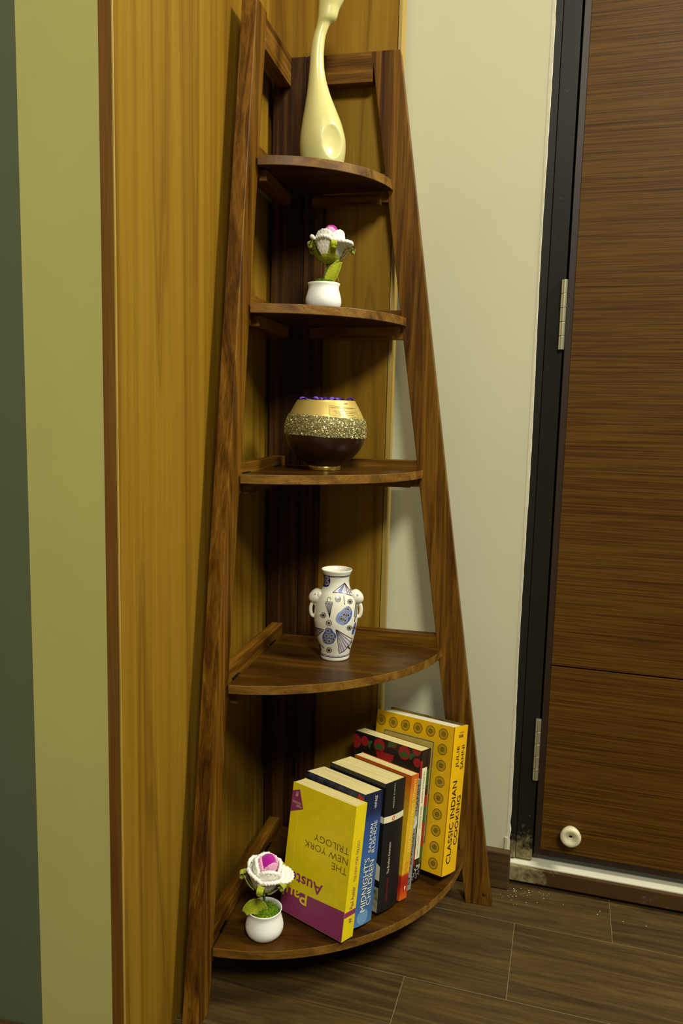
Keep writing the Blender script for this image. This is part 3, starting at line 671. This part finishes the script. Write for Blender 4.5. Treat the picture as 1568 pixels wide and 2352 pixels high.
    p.grid(cal, 72, 24, True); p.build('calyx', MT['y_green'], hd)
    for k in range(5):
        a = k*2*PI/5+0.25+PI/5+rnd.uniform(-0.1, 0.1); p = MB()
        ex = rnd.uniform(0.9, 1.15)
        def sep(u, v, d=0.0):
            t = v; uu = 2*u-1
            rho = (0.013+0.0215*(t/0.78)**0.75*ex) if t < 0.78 else (0.013+0.0215*ex+0.0050*math.sin((t-0.78)/0.22*3.4))
            z = 0.001+0.026*(t/0.78)**1.25 if t < 0.78 else 0.027+0.0050*math.cos((t-0.78)/0.22*3.4)-0.0050+0.002
            wd = (0.0072*(1-0.35*t))*uu; kk = knit(u, v, 4, 9, 0.0011)+d
            return (rho*math.cos(a)-wd*math.sin(a)+kk*math.cos(a), rho*math.sin(a)+wd*math.cos(a)+kk*math.sin(a), z-kk*0.4)
        p.grid(lambda u, v: sep(u, v), 12, 34); p.grid(lambda u, v: sep(1-u, v, -0.0042), 12, 34)
        tip = Vector(sep(0.5, 0.97)); sd = Vector((-math.sin(a), math.cos(a), 0))
        p.tube([tip-sd*0.0042, tip-sd*0.002, tip, tip+sd*0.002, tip+sd*0.0042], lambda q: 0.0030*math.sin(PI*(0.18+0.64*q)), 10, 0, True, (2, 2, 0.2))
        p.build('sepal', MT['y_green'], hd)
    # one broad leaf near the moss
    (ax, ay, az), (bx, by, bz), (cx_, cy_, cz_), lw, roll = leafdef
    p = MB()
    def leaf(u, v, d=0.0):
        t = v; uu = 2*u-1
        c = Vector((ax, ay, az))*(1-t)**2+Vector((bx, by, bz))*2*t*(1-t)+Vector((cx_, cy_, cz_))*t*t
        tn = (Vector((bx, by, bz))-Vector((ax, ay, az)))*(1-t)+(Vector((cx_, cy_, cz_))-Vector((bx, by, bz)))*t
        tn.normalize(); side = tn.cross(Vector((math.sin(roll), -math.cos(roll), 0.35))).normalized(); nm = side.cross(tn)
        w = lw*math.sin(PI*(0.12+0.80*t))**0.7
        kk = knit(u, v, 5, 9, 0.0012)+d
        return c+side*(w*uu)+nm*(kk+0.002*uu*uu)
    p.grid(lambda u, v: leaf(u, v), 18, 30); p.grid(lambda u, v: leaf(1-u, v, -0.0024), 18, 30)
    for side_u in (0.0, 1.0): p.tube([leaf(side_u, i/30, -0.0008) for i in range(31)], 0.0014, 8, 0, True, (2, 8, 0.2))
    p.tube([leaf(1.0, 0.55+0.0*i)+Vector((0.0006*i, 0, -0.0022*i)) for i in range(6)], 0.0004, 6)
    p.build('leaf', MT['y_green'], r)
    return r
flower_pot('flower_pot', (0.094, -0.108, PLANES[3](0.094, -0.108)+0.0003), 'white pot with a crochet rose on the second board from the top', 0.0075, 0.000, (0.0, 0.06), 0.3,
           ((0.005, -0.004, 0.040), (0.012, -0.010, 0.060), (0.026, -0.004, 0.081), 0.0085, 0.3), 3, 0.0, 0.005)
flower_pot('flower_pot', (0.0709, -0.318, PLANES[0](0.0709, -0.318)+0.0003), 'white pot with a crochet rose on the lowest board beside the yellow book', -0.003, -0.002, (0.22, -0.03), 1.1,
           ((0.000, -0.006, 0.040), (-0.012, -0.012, 0.066), (-0.030, -0.014, 0.046), 0.0105, 0.2), 5, 0.0)

# ------------------------------------------------------------------ gold and brown bowl
MT['gold'] = plain('mat_bowl_gold', srgb(202, 174, 92), 0.42, 0.35, 0.5, 0, 0.04, 30)
MT['bbrown'] = plain('mat_bowl_brown', srgb(44, 20, 12), 0.30, 0.1, 0.5, 0.2, 0.05, 30)
MT['brass'] = plain('mat_bowl_brass', srgb(220, 186, 96), 0.25, 0.8)
MT['inside'] = plain('mat_bowl_inside', srgb(190, 150, 60), 0.5, 0.6)
MT['chips'] = plain('mat_bowl_chips', srgb(206, 192, 132), 0.3, 0.55, 0.5, 0, 0.7, 300)
MT['chipbase'] = plain('mat_bowl_band_base', srgb(118, 104, 60), 0.5, 0.3, 0.5, 0, 0.5, 500)
BP = [(0.0281, 0.0096), (0.0372, 0.0141), (0.0478, 0.021), (0.0553, 0.0286), (0.0617, 0.0369), (0.0666, 0.0482), (0.0692, 0.058), (0.0704, 0.067), (0.0699, 0.0768), (0.0671, 0.0858), (0.0629, 0.0957), (0.0564, 0.1082), (0.0498, 0.1194)]
def interp(P, z):
    if z <= P[0][1]: return P[0][0]
    for (r0, z0), (r1, z1) in zip(P, P[1:]):
        if z <= z1: return r0+(r1-r0)*(z-z0)/(z1-z0)
    return P[-1][0]
def smooth_r(P, z): return (interp(P, z-0.003)+2*interp(P, z)+interp(P, z+0.003))/4
bw = empty('decorative_bowl', (0.1, -0.097, PLANES[2](0.1, -0.097)+0.0003), math.atan2(RIGHT.y, RIGHT.x))
tag(bw, 'round bowl in gold and dark brown with a glittering chip band on a brass foot', 'bowl')
ztop, zbot = 0.1194, 0.0096
def zt_(a): return 0.0925-0.054*0.068*math.cos(a)
def zb_(a): return 0.0590-0.042*0.068*math.cos(a)
def ring(a0fn, a1fn, n=96, m=22, dr=0.0):
    b = MB()
    def f(u, v):
        a = 2*PI*u; z = a0fn(a)+(a1fn(a)-a0fn(a))*v; q = smooth_r(BP, z)+dr; return (q*math.cos(a), q*math.sin(a), z)
    b.grid(f, n, m, True); return b
ring(zt_, lambda a: ztop).build('gold_shoulder', MT['gold'], bw)
ring(zb_, zt_, dr=0.0002).build('glitter_band', MT['chipbase'], bw)
lo = ring(lambda a: zbot, zb_); lo.lathe([(0.0005, zbot-0.0004), (0.0281, zbot)], 96, 0, 0, 0, False, False); lo.build('brown_body', MT['bbrown'], bw)
ins = MB(); ins.lathe([(r-0.0025, z) for r, z in reversed(BP[1:])]+[(0.0005, 0.0165)], 64, 0, 0, 0, False, False); ins.lathe([(0.0473, ztop), (0.0485, ztop+0.0006), (smooth_r(BP, ztop), ztop)], 96, 0, 0, 0, False, False); ins.build('lining', MT['inside'], bw)
ft = MB(); ft.lathe([(0.0, 0.0), (0.0270, 0.0), (0.0278, 0.0006), (0.0278, 0.0096), (0.0200, 0.0100)], 64, 0, 0, 0, False, False); ft.build('foot', MT['brass'], bw)
ch = MB(); rnd = random.Random(11)
for k in range(7500):
    a = rnd.uniform(0, 2*PI); z = zb_(a)+(zt_(a)-zb_(a))*rnd.random(); q = smooth_r(BP, z)+rnd.uniform(0.0004, 0.0013); s = rnd.uniform(0.0008, 0.0019)
    c = Vector((q*math.cos(a), q*math.sin(a), z)); nrm = Vector((math.cos(a)+rnd.gauss(0, .45), math.sin(a)+rnd.gauss(0, .45), rnd.gauss(0, .45))).normalized()
    t1 = nrm.orthogonal().normalized(); t2 = nrm.cross(t1); w = rnd.uniform(0, 2*PI); t1, t2 = t1*math.cos(w)+t2*math.sin(w), t2*math.cos(w)-t1*math.sin(w)
    ch.add([c+t1*s, c+t2*s*0.6, c-t1*s*rnd.uniform(.5, 1), c-t2*s*rnd.uniform(.3, .8)], [(0, 1, 2, 3)])
tag(ch.build('glitter_chips', MT['chips'], bw), kind='stuff')
def bsurf(dl, z, e):      # dl: angle to the right of the room side
    a = -PI/2+0.0+dl; q = smooth_r(BP, z)+e; return (q*math.cos(a), q*math.sin(a), z)
stk, nt, b_ = new_mat('mat_clear_sticker', 0.15, 0.0, 0.6); b_.inputs['Base Color'].default_value = srgb(226, 200, 112); b_.inputs['Alpha'].default_value = 0.28
sb = MB(); sb.grid(lambda u, v: bsurf(0.10+0.95*u, 0.0945-0.004*u+0.0165*v, 0.0003), 24, 6); skr = sb.build('care_sticker', stk, bw)
ln = MB()
for (u0, v0, u1, v1) in ((0, 0, 0, 1), (0, 1, 1, 1), (1, 0, 1, 1), (0, 0, 1, 0)):
    pts = [bsurf(0.12+0.91*(u0+(u1-u0)*i/20), 0.0950-0.004*(u0+(u1-u0)*i/20)+0.0155*(v0+(v1-v0)*i/20), 0.0004) for i in range(21)]
    ln.tube(pts, 0.00016, 5)
ln.build('sticker_border', MT['b_brown'], skr)
tx = MB()
for i, (t, d0, d1) in enumerate((('Never leave a burning candle', .16, .92), ('and', .48, .58), ('Out of reach while burning the', .24, .98), ('candle and keep away from', .28, .96), ('children and pets', .38, .86))):
    zz = 0.1088-0.0028*i
    put_text(tx, t, lambda a, c: bsurf(d0+(d1-d0)*a, zz-0.0016*(d0+(d1-d0)*a)+0.0021*c-0.0022, 0.0005))
tx.build('sticker_text', MT['b_ink'], skr)
lgx = MB(); put_text(lgx, 'oo', lambda a, c: bsurf(0.62+0.14*a, 0.1130+0.0026*c, 0.0005)); lgx.build('sticker_mark', MT['b_brown'], skr)
# purple blossoms lying in the bowl
MT['purple'] = plain('mat_purple_petal', srgb(98, 60, 176), 0.6, 0, 0.4, 0, 0.25, 90)
MT['purpled'] = plain('mat_purple_petal_dark', srgb(64, 30, 140), 0.6, 0, 0.4, 0, 0.25, 90)
BL = [(-0.029, -0.018, 0.0, 'purple', 'pale purple blossom at the left side of the bowl opening', 0.017), (-0.009, -0.004, 1.1, 'purpled', 'dark purple blossom left of centre in the bowl opening', 0.016), (0.012, -0.022, 2.0, 'purple', 'small purple blossom right of centre low in the bowl', 0.013), (0.030, -0.006, 0.5, 'purpled', 'dark purple blossom at the right side of the bowl opening', 0.018)]
bz = bw.location.z
fill = MB(); fill.lathe([(0.0005, 0.1128), (0.030, 0.1125), (0.046, 0.1112), (0.0500, 0.1105)], 40, 0, 0, 0, False, False)
fill.build('wax_fill', plain('mat_bowl_fill', srgb(90, 76, 40), 0.8), bw)
for lx, ly, rz, mt, lab, R in BL:
    p = bw.matrix_world @ Vector((0, 0, 0)); ca, sa = math.cos(bw.rotation_euler.z), math.sin(bw.rotation_euler.z)
    e = empty('purple_blossom', (bw.location.x+lx*ca-ly*sa, bw.location.y+lx*sa+ly*ca, bz+0.1135), rz)
    tag(e, lab, 'flower', 'purple blossoms in the bowl')
    for k in range(5):
        a = k*2*PI/5; q = MB()
        def pf(u, v, d=0.0):
            uu = 2*u-1; t = v; w = R*0.42*math.sin(PI*(0.08+0.84*t))**0.8
            rr = R*t; z = 0.0008+0.0115*math.sin(t*2.2)*(0.8+0.2*math.cos(k*2.4))-0.003*uu*uu*t+d
            return (rr*math.cos(a)-w*uu*math.sin(a), rr*math.sin(a)+w*uu*math.cos(a), z)
        q.grid(lambda u, v: pf(u, v), 9, 11); q.grid(lambda u, v: pf(1-u, v, -0.0004), 9, 11); q.build('petal', MT[mt], e)
    c = MB(); c.lathe([(0.0005, 0.0), (0.0025, 0.0005), (0.0030, 0.003), (0.0015, 0.0055), (0.0003, 0.006)], 14, 0, 0, 0, False, False); c.build('flower_centre', MT['y_green'], e)

# ------------------------------------------------------------------ blue and white vase
MT['china'] = plain('mat_vase_china', srgb(232, 228, 208), 0.12, 0, 0.5, 0.4, 0.02, 20)
MT['navy'] = plain('mat_vase_navy', srgb(24, 30, 96), 0.2, 0, 0.5, 0.3, 0.3, 120)
MT['cobalt'] = plain('mat_vase_cobalt', srgb(58, 88, 170), 0.2, 0, 0.5, 0.3, 0.3, 90)
MT['wash'] = plain('mat_vase_wash', srgb(128, 150, 200), 0.2, 0, 0.5, 0.3, 0.2, 90)
MT['vline'] = plain('mat_vase_line', srgb(30, 28, 40), 0.3)
MT['vgrey'] = plain('mat_vase_grey_wash', srgb(172, 168, 172), 0.2, 0, 0.5, 0.3, 0.15, 90)
MT['vlilac'] = plain('mat_vase_lilac_wash', srgb(206, 198, 206), 0.2, 0, 0.5, 0.3, 0.1, 90)
VP = [(0.0250, 0.0), (0.0257, 0.0024), (0.0259, 0.0079), (0.0284, 0.0198), (0.033, 0.0364), (0.036, 0.0522), (0.0386, 0.0687), (0.0384, 0.0844), (0.0368, 0.098), (0.0343, 0.1078), (0.0304, 0.1164), (0.0266, 0.1218), (0.0236, 0.1272), (0.0216, 0.1373), (0.0231, 0.1482), (0.0258, 0.1545), (0.0270, 0.1574)]
va = empty('vase', (0.1305, -0.117, PLANES[1](0.1305, -0.117)+0.0003), 0.0)
tag(va, 'white porcelain vase with blue umbrellas and blossoms and two animal head handles', 'vase')
vz = lambda z: smooth_r(VP, z) if 0.006 < z < 0.152 else interp(VP, z)
pv = [(0.0005, 0.0008), (0.0225, 0.0008), (0.0240, 0.0)]+[(vz(0.157*i/70), 0.157*i/70) for i in range(71)]+[(0.0268, 0.1585), (0.0258, 0.1588), (0.0245, 0.1570), (0.0215, 0.149), (0.0196, 0.138), (0.0214, 0.128), (0.030, 0.113), (0.034, 0.09), (0.03, 0.03), (0.0005, 0.006)]
b = MB(); b.lathe(pv, 96, 0, 0, 0, False, False); b.build('body', MT['china'], va)
VA0 = math.atan2(-1.404+0.117, 0.416-0.1305)      # side of the vase that faces the room
def sheet(u, v, e=0.00025):
    """drawing sheet (u to the right, v down) wrapped round the vase"""
    R = 0.038; z = 0.08; d = 0
    for _ in range(4):
        s = max(-0.985, min(0.985, (u-779)/(vz(max(0.001, min(0.157, z)))*12740)))
        d = math.asin(s); R = vz(max(0.001, min(0.157, z)))
        y = 1290+v/9.8-12.8*(R/0.038)*math.cos(d)
        z = 0.1574-(y-1308)*0.000783
    z = max(0.001, min(0.157, z)); R = vz(z)+e
    return (R*math.cos(VA0+d), R*math.sin(VA0+d), z)
class Deco:
    def __init__(s): s.mb = {}
    def g(s, m): return s.mb.setdefault(m, MB())
    def line(s, pts, w=11, m='vline', e=0.0005):
        q = []
        for (x0, y0), (x1, y1) in zip(pts, pts[1:]):
            n = max(1, int(math.hypot(x1-x0, y1-y0)/40)); q += [(x0+(x1-x0)*i/n, y0+(y1-y0)*i/n) for i in range(n)]
        q.append(pts[-1]); vs = []
        for i, (x, y) in enumerate(q):
            a, c = q[max(0, i-1)], q[min(len(q)-1, i+1)]; dx, dy = c[0]-a[0], c[1]-a[1]; l = math.hypot(dx, dy) or 1
            vs += [sheet(x-dy/l*w/2, y+dx/l*w/2, e), sheet(x+dy/l*w/2, y-dx/l*w/2, e)]
        s.g(m).add(vs, [(2*i, 2*i+1, 2*i+3, 2*i+2) for i in range(len(q)-1)])
    def fill(s, pts, m, e=0.0002, rings=4, ctr=None, soft=False):
        cx = ctr[0] if ctr else sum(p[0] for p in pts)/len(pts); cy = ctr[1] if ctr else sum(p[1] for p in pts)/len(pts)
        P = []
        for (x0, y0), (x1, y1) in zip(pts, pts[1:]+pts[:1]):
            P += [(x0+(x1-x0)*i/3, y0+(y1-y0)*i/3) for i in range(3)]
        if soft:                                   # round the outline off
            P = list(pts)
            for _ in range(3):
                Q = []
                for (x0, y0), (x1, y1) in zip(P, P[1:]+P[:1]): Q += [(x0*.75+x1*.25, y0*.75+y1*.25), (x0*.25+x1*.75, y0*.25+y1*.75)]
                P = Q
        if rings > 2: s.n = getattr(s, 'n', 0)+1; m = '%s#%d' % (m, s.n)
        n = len(P); vs = [sheet(cx, cy, e)]
        for r in range(1, rings+1): vs += [sheet(cx+(x-cx)*r/rings, cy+(y-cy)*r/rings, e) for x, y in P]
        fs = [(0, 1+i, 1+(i+1) % n) for i in range(n)]
        for r in range(rings-1):
            o = 1+r*n; fs += [(o+i, o+n+i, o+n+(i+1) % n, o+(i+1) % n) for i in range(n)]
        s.g(m).add(vs, fs)
    def flower(s, x, y, r, w=9, white=False, n=8):
        if white: s.fill([(x+r*1.0*math.cos(a), y+r*math.sin(a)) for a in [2*PI*k/16 for k in range(16)]], 'vlilac', 0.00032, 2)
        for k in range(n):
            a = 2*PI*k/n+x; c = (x+r*0.62*math.cos(a), y+r*0.62*math.sin(a))
            pts = []
            for j in range(9):
                t = 2*PI*j/8; ex, ey = r*0.36*math.cos(t), r*0.22*math.sin(t)
                pts.append((c[0]+ex*math.cos(a)-ey*math.sin(a), c[1]+ex*math.sin(a)+ey*math.cos(a)))
            s.line(pts, w, 'vline', 0.00045)
        s.fill([(x+r*0.2*math.cos(a), y+r*0.2*math.sin(a)) for a in [2*PI*k/8 for k in range(8)]], 'vline', 0.0005, 1)
D = Deco()
blobA = [(1060, 980), (1135, 1080), (1130, 1230), (1080, 1330), (990, 1410), (900, 1410), (790, 1350), (780, 1260), (820, 1150), (900, 1100), (980, 1010)]
blobB = [(620, 1470), (700, 1500), (730, 1570), (800, 1620), (790, 1740), (730, 1830), (640, 1850), (540, 1830), (495, 1740), (500, 1630), (550, 1570), (560, 1490)]
blobC = [(470, 310), (600, 320), (645, 400), (640, 500), (600, 575), (520, 580), (475, 550), (480, 430)]
blobD = [(1130, 1600), (1160, 1480), (1215, 1330), (1235, 1330), (1205, 1540), (1165, 1635)]
blobE = [(375, 1830), (450, 1860), (480, 1950), (470, 2030), (410, 2025), (385, 1930)]
D.fill(blobA, 'wash', soft=True); D.fill([(1120, 1070), (1135, 1180), (1075, 1330), (990, 1400), (960, 1380), (1050, 1280), (1090, 1180)], 'cobalt', 0.00026, soft=True)
for bl_, m_ in ((blobB, 'cobalt'), (blobC, 'navy'), (blobD, 'cobalt'), (blobE, 'navy')): D.fill(bl_, m_, soft=True)
for x, y, r in ((1040, 1060, 60), (960, 1180, 62), (1050, 1195, 55), (900, 1275, 58), (985, 1310, 58), (620, 1545, 58), (590, 1660, 56), (700, 1650, 60), (555, 1760, 48), (650, 1775, 62), (740, 1735, 45), (560, 390, 55), (570, 490, 52), (510, 460, 45), (1190, 1470, 40), (430, 1930, 40)): D.flower(x, y, r, 8, True)
for x, y, r in ((510, 1205, 66), (635, 1372, 72), (820, 845, 66), (1080, 890, 60), (1080, 1472, 60), (650, 1978, 68), (1110, 605, 44)): D.flower(x, y, r)
# closed umbrella, open umbrella, fan, side umbrella
D.fill([(540, 925), (705, 925), (650, 1250)], 'vgrey', 0.0002)
for x in (540, 575, 610, 645, 675, 705): D.line([(x, 930), (650, 1250)], 8)
D.line([(540, 930), (560, 910), (690, 910), (705, 930)], 9); D.line([(605, 905), (585, 850), (605, 812), (640, 806), (665, 830), (655, 855)], 10)
D.fill([(955, 478), (702, 700), (930, 712), (1150, 768)], 'vlilac', 0.0002); D.fill([(955, 478), (790, 700), (880, 680)], 'wash', 0.00024)
D.line([(702, 700), (955, 478), (1155, 770), (930, 705), (702, 700)], 12); D.line([(955, 490), (790, 700)], 8); D.line([(955, 490), (880, 690)], 8); D.line([(955, 490), (1020, 700)], 8); D.line([(955, 490), (1085, 740)], 8); D.line([(940, 700), (955, 930), (970, 960)], 12)
fan = [(790, 1510), (1150, 1720), (1130, 1800), (1080, 1880), (980, 1990), (880, 2045)]
D.fill(fan, 'vlilac', 0.0002); D.line(fan+[fan[0]], 13)
for p in ((1130, 1800), (1085, 1880), (1040, 1935), (980, 1990), (930, 2020)): D.line([fan[0], p], 9)
D.fill([(785, 1510), (900, 1590), (840, 1640)], 'vgrey', 0.00024); D.line([(1050, 1880), (1110, 1950)], 26)
D.fill([(300, 1475), (540, 1525), (345, 1700)], 'vgrey', 0.0002); D.line([(300, 1475), (540, 1525), (345, 1700), (300, 1475)], 13)
for p in ((500, 1560), (450, 1605), (400, 1650)): D.line([(300, 1475), p], 9)
D.line([(370, 1740), (440, 1840), (550, 1940)], 9)
D.fill([(1215, 890), (1240, 1000), (1240, 1230), (1180, 1220)], 'vgrey', 0.0002); D.line([(1215, 890), (1180, 1220), (1235, 1230), (1215, 890)], 10); D.line([(1205, 1230), (1190, 1330)], 16)
# painted rings at neck and foot
def band(z, w, m):
    b = MB(); b.grid(lambda u, v: ((vz(z+w*v)+0.0003)*math.cos(2*PI*u), (vz(z+w*v)+0.0003)*math.sin(2*PI*u), z+w*v), 96, 2, True); b.build('painted_ring', MT[m], va)
band(0.1490, 0.0014, 'navy'); band(0.1474, 0.0006, 'navy'); band(0.0098, 0.0007, 'navy'); band(0.0072, 0.0014, 'navy')
for m, mb in D.mb.items():
    o = mb.build('painted_shape' if '#' in m else 'painted_lines', MT[m.split('#')[0]], va)
    if '#' not in m: tag(o, kind='stuff')
for sgn in (-1, 1):
    ang = VA0+sgn*1.50; rd = Vector((math.cos(ang), math.sin(ang), 0)); sd = Vector((-math.sin(ang), math.cos(ang), 0)); U = Vector((0, 0, 1))
    fr = sd if sgn < 0 else -sd        # towards the room
    h = MB()
    c = rd*0.0330+U*0.1105
    def hf(u, v):
        a = 2*PI*u; p = PI*v; x = math.cos(p); s = math.sin(p)
        q = c+rd*(0.0128*x)+U*(0.0132*s*math.sin(a)+0.002*x)+sd*(0.0120*s*math.cos(a))
        if x > 0.2: q = q+rd*(0.0030*(x-0.2))-U*(0.0060*(x-0.2))
        return q
    h.grid(hf, 28, 20, True)
    for e_ in (-1, 1):
        ec = c+U*0.004+sd*(0.0100*e_)-rd*0.003
        h.grid(lambda u, v: ec+rd*(0.0042*math.sin(PI*v)*math.cos(2*PI*u))+U*(0.0062*math.sin(PI*v)*math.sin(2*PI*u))+sd*(0.0030*math.cos(PI*v)), 16, 10, True)
    rc = rd*0.0392+U*0.0870
    h.tube([rc+U*(0.0125*math.cos(2*PI*i/28))+rd*(0.0050*math.sin(2*PI*i/28)) for i in range(29)], 0.0032, 10)
    hd = h.build('head_handle', MT['china'], va)
    ey = MB(); ec = c+U*0.0045+fr*0.0109+rd*0.0040
    for r0, r1 in ((0.0001, 0.0006), (0.0014, 0.0020)):
        n = 20; vs = []
        for k in range(n):
            a = 2*PI*k/n
            for q in (r0, r1): vs.append(ec+rd*(q*math.cos(a))+U*(q*math.sin(a))+fr*(0.0002-0.3*q))
        ey.add(vs, [(2*k, 2*k+1, (2*k+3) % (2*n), (2*k+2) % (2*n)) for k in range(n)])
    ey.build('eye', MT['vline'], hd)

# ------------------------------------------------------------------ tall cream figurine on the top board
MT['cream'] = plain('mat_cream_ceramic', srgb(206, 199, 130), 0.30, 0, 0.4, 0.1, 0.02, 15)
FP = [(0.0, 0.0310, 0.0), (0.003, 0.0340, 0.0), (0.0076, 0.0350, 0.0), (0.0215, 0.0374, 0.0), (0.0354, 0.0385, 0.0), (0.0499, 0.0378, -0.0003), (0.0719, 0.0333, -0.0022), (0.0938, 0.0268, -0.0052), (0.1156, 0.0203, -0.0085), (0.1374, 0.0152, -0.0110), (0.159, 0.0121, -0.0124), (0.1802, 0.0110, -0.0126), (0.2013, 0.0103, -0.0108), (0.212, 0.0099, -0.0085), (0.2227, 0.00995, -0.00475), (0.2280, 0.01065, -0.0032), (0.2310, 0.0127, -0.0006), (0.2333, 0.0144, 0.0014), (0.2380, 0.0156, 0.0034), (0.2526, 0.0172, 0.0055), (0.2651, 0.0203, 0.0093), (0.2780, 0.0205, 0.0110), (0.2900, 0.0185, 0.0115), (0.2990, 0.0140, 0.0110), (0.3040, 0.0080, 0.0105), (0.3060, 0.0010, 0.0100)]
def fi(z):
    for (z0, r0, o0), (z1, r1, o1) in zip(FP, FP[1:]):
        if z <= z1: t = (z-z0)/(z1-z0); return r0+(r1-r0)*t, o0+(o1-o0)*t
    return FP[-1][1], FP[-1][2]
def fs(z):
    k_ = 1.0 if z < 0.205 else 0.35
    q = [fi(max(0, min(0.306, z+d*k_))) for d in (-0.006, -0.003, 0, 0.003, 0.006)]; w = (1, 2, 3, 2, 1)
    if z < 0.006 or z > 0.30: return fi(z)
    return sum(a[0]*b for a, b in zip(q, w))/9, sum(a[1]*b for a, b in zip(q, w))/9
fg = empty('figurine', (0.083, -0.09, PLANES[4](0.083, -0.09)+0.0014), math.atan2(RIGHT.y, RIGHT.x))
tag(fg, 'tall smooth cream ceramic figurine with a long thin neck on the top board', 'figurine')
b = MB()
def ff(u, v):
    z = 0.306*v; r, o = fs(z); a = 2*PI*u
    dl = a+PI/2           # zero faces the room
    dl = (dl+PI) % (2*PI)-PI
    dd = math.sqrt(((dl-0.50)*0.037/0.0185)**2+((z-0.036)/0.0265)**2)
    dent = 0.0075*max(0, 1-dd**2.4) if dd < 1 else 0
    q = r-dent; dep = 1.0 if z < 0.20 else 1-0.12*min(1, (z-0.20)/0.05)
    return (o+q*math.cos(a), q*dep*math.sin(a), z)
b.grid(ff, 128, 170, True); n = len(b.v); b.f.append(tuple(range(127, -1, -1))); b.m.append(0); b.sm.append(False)
b.build('body', MT['cream'], fg)
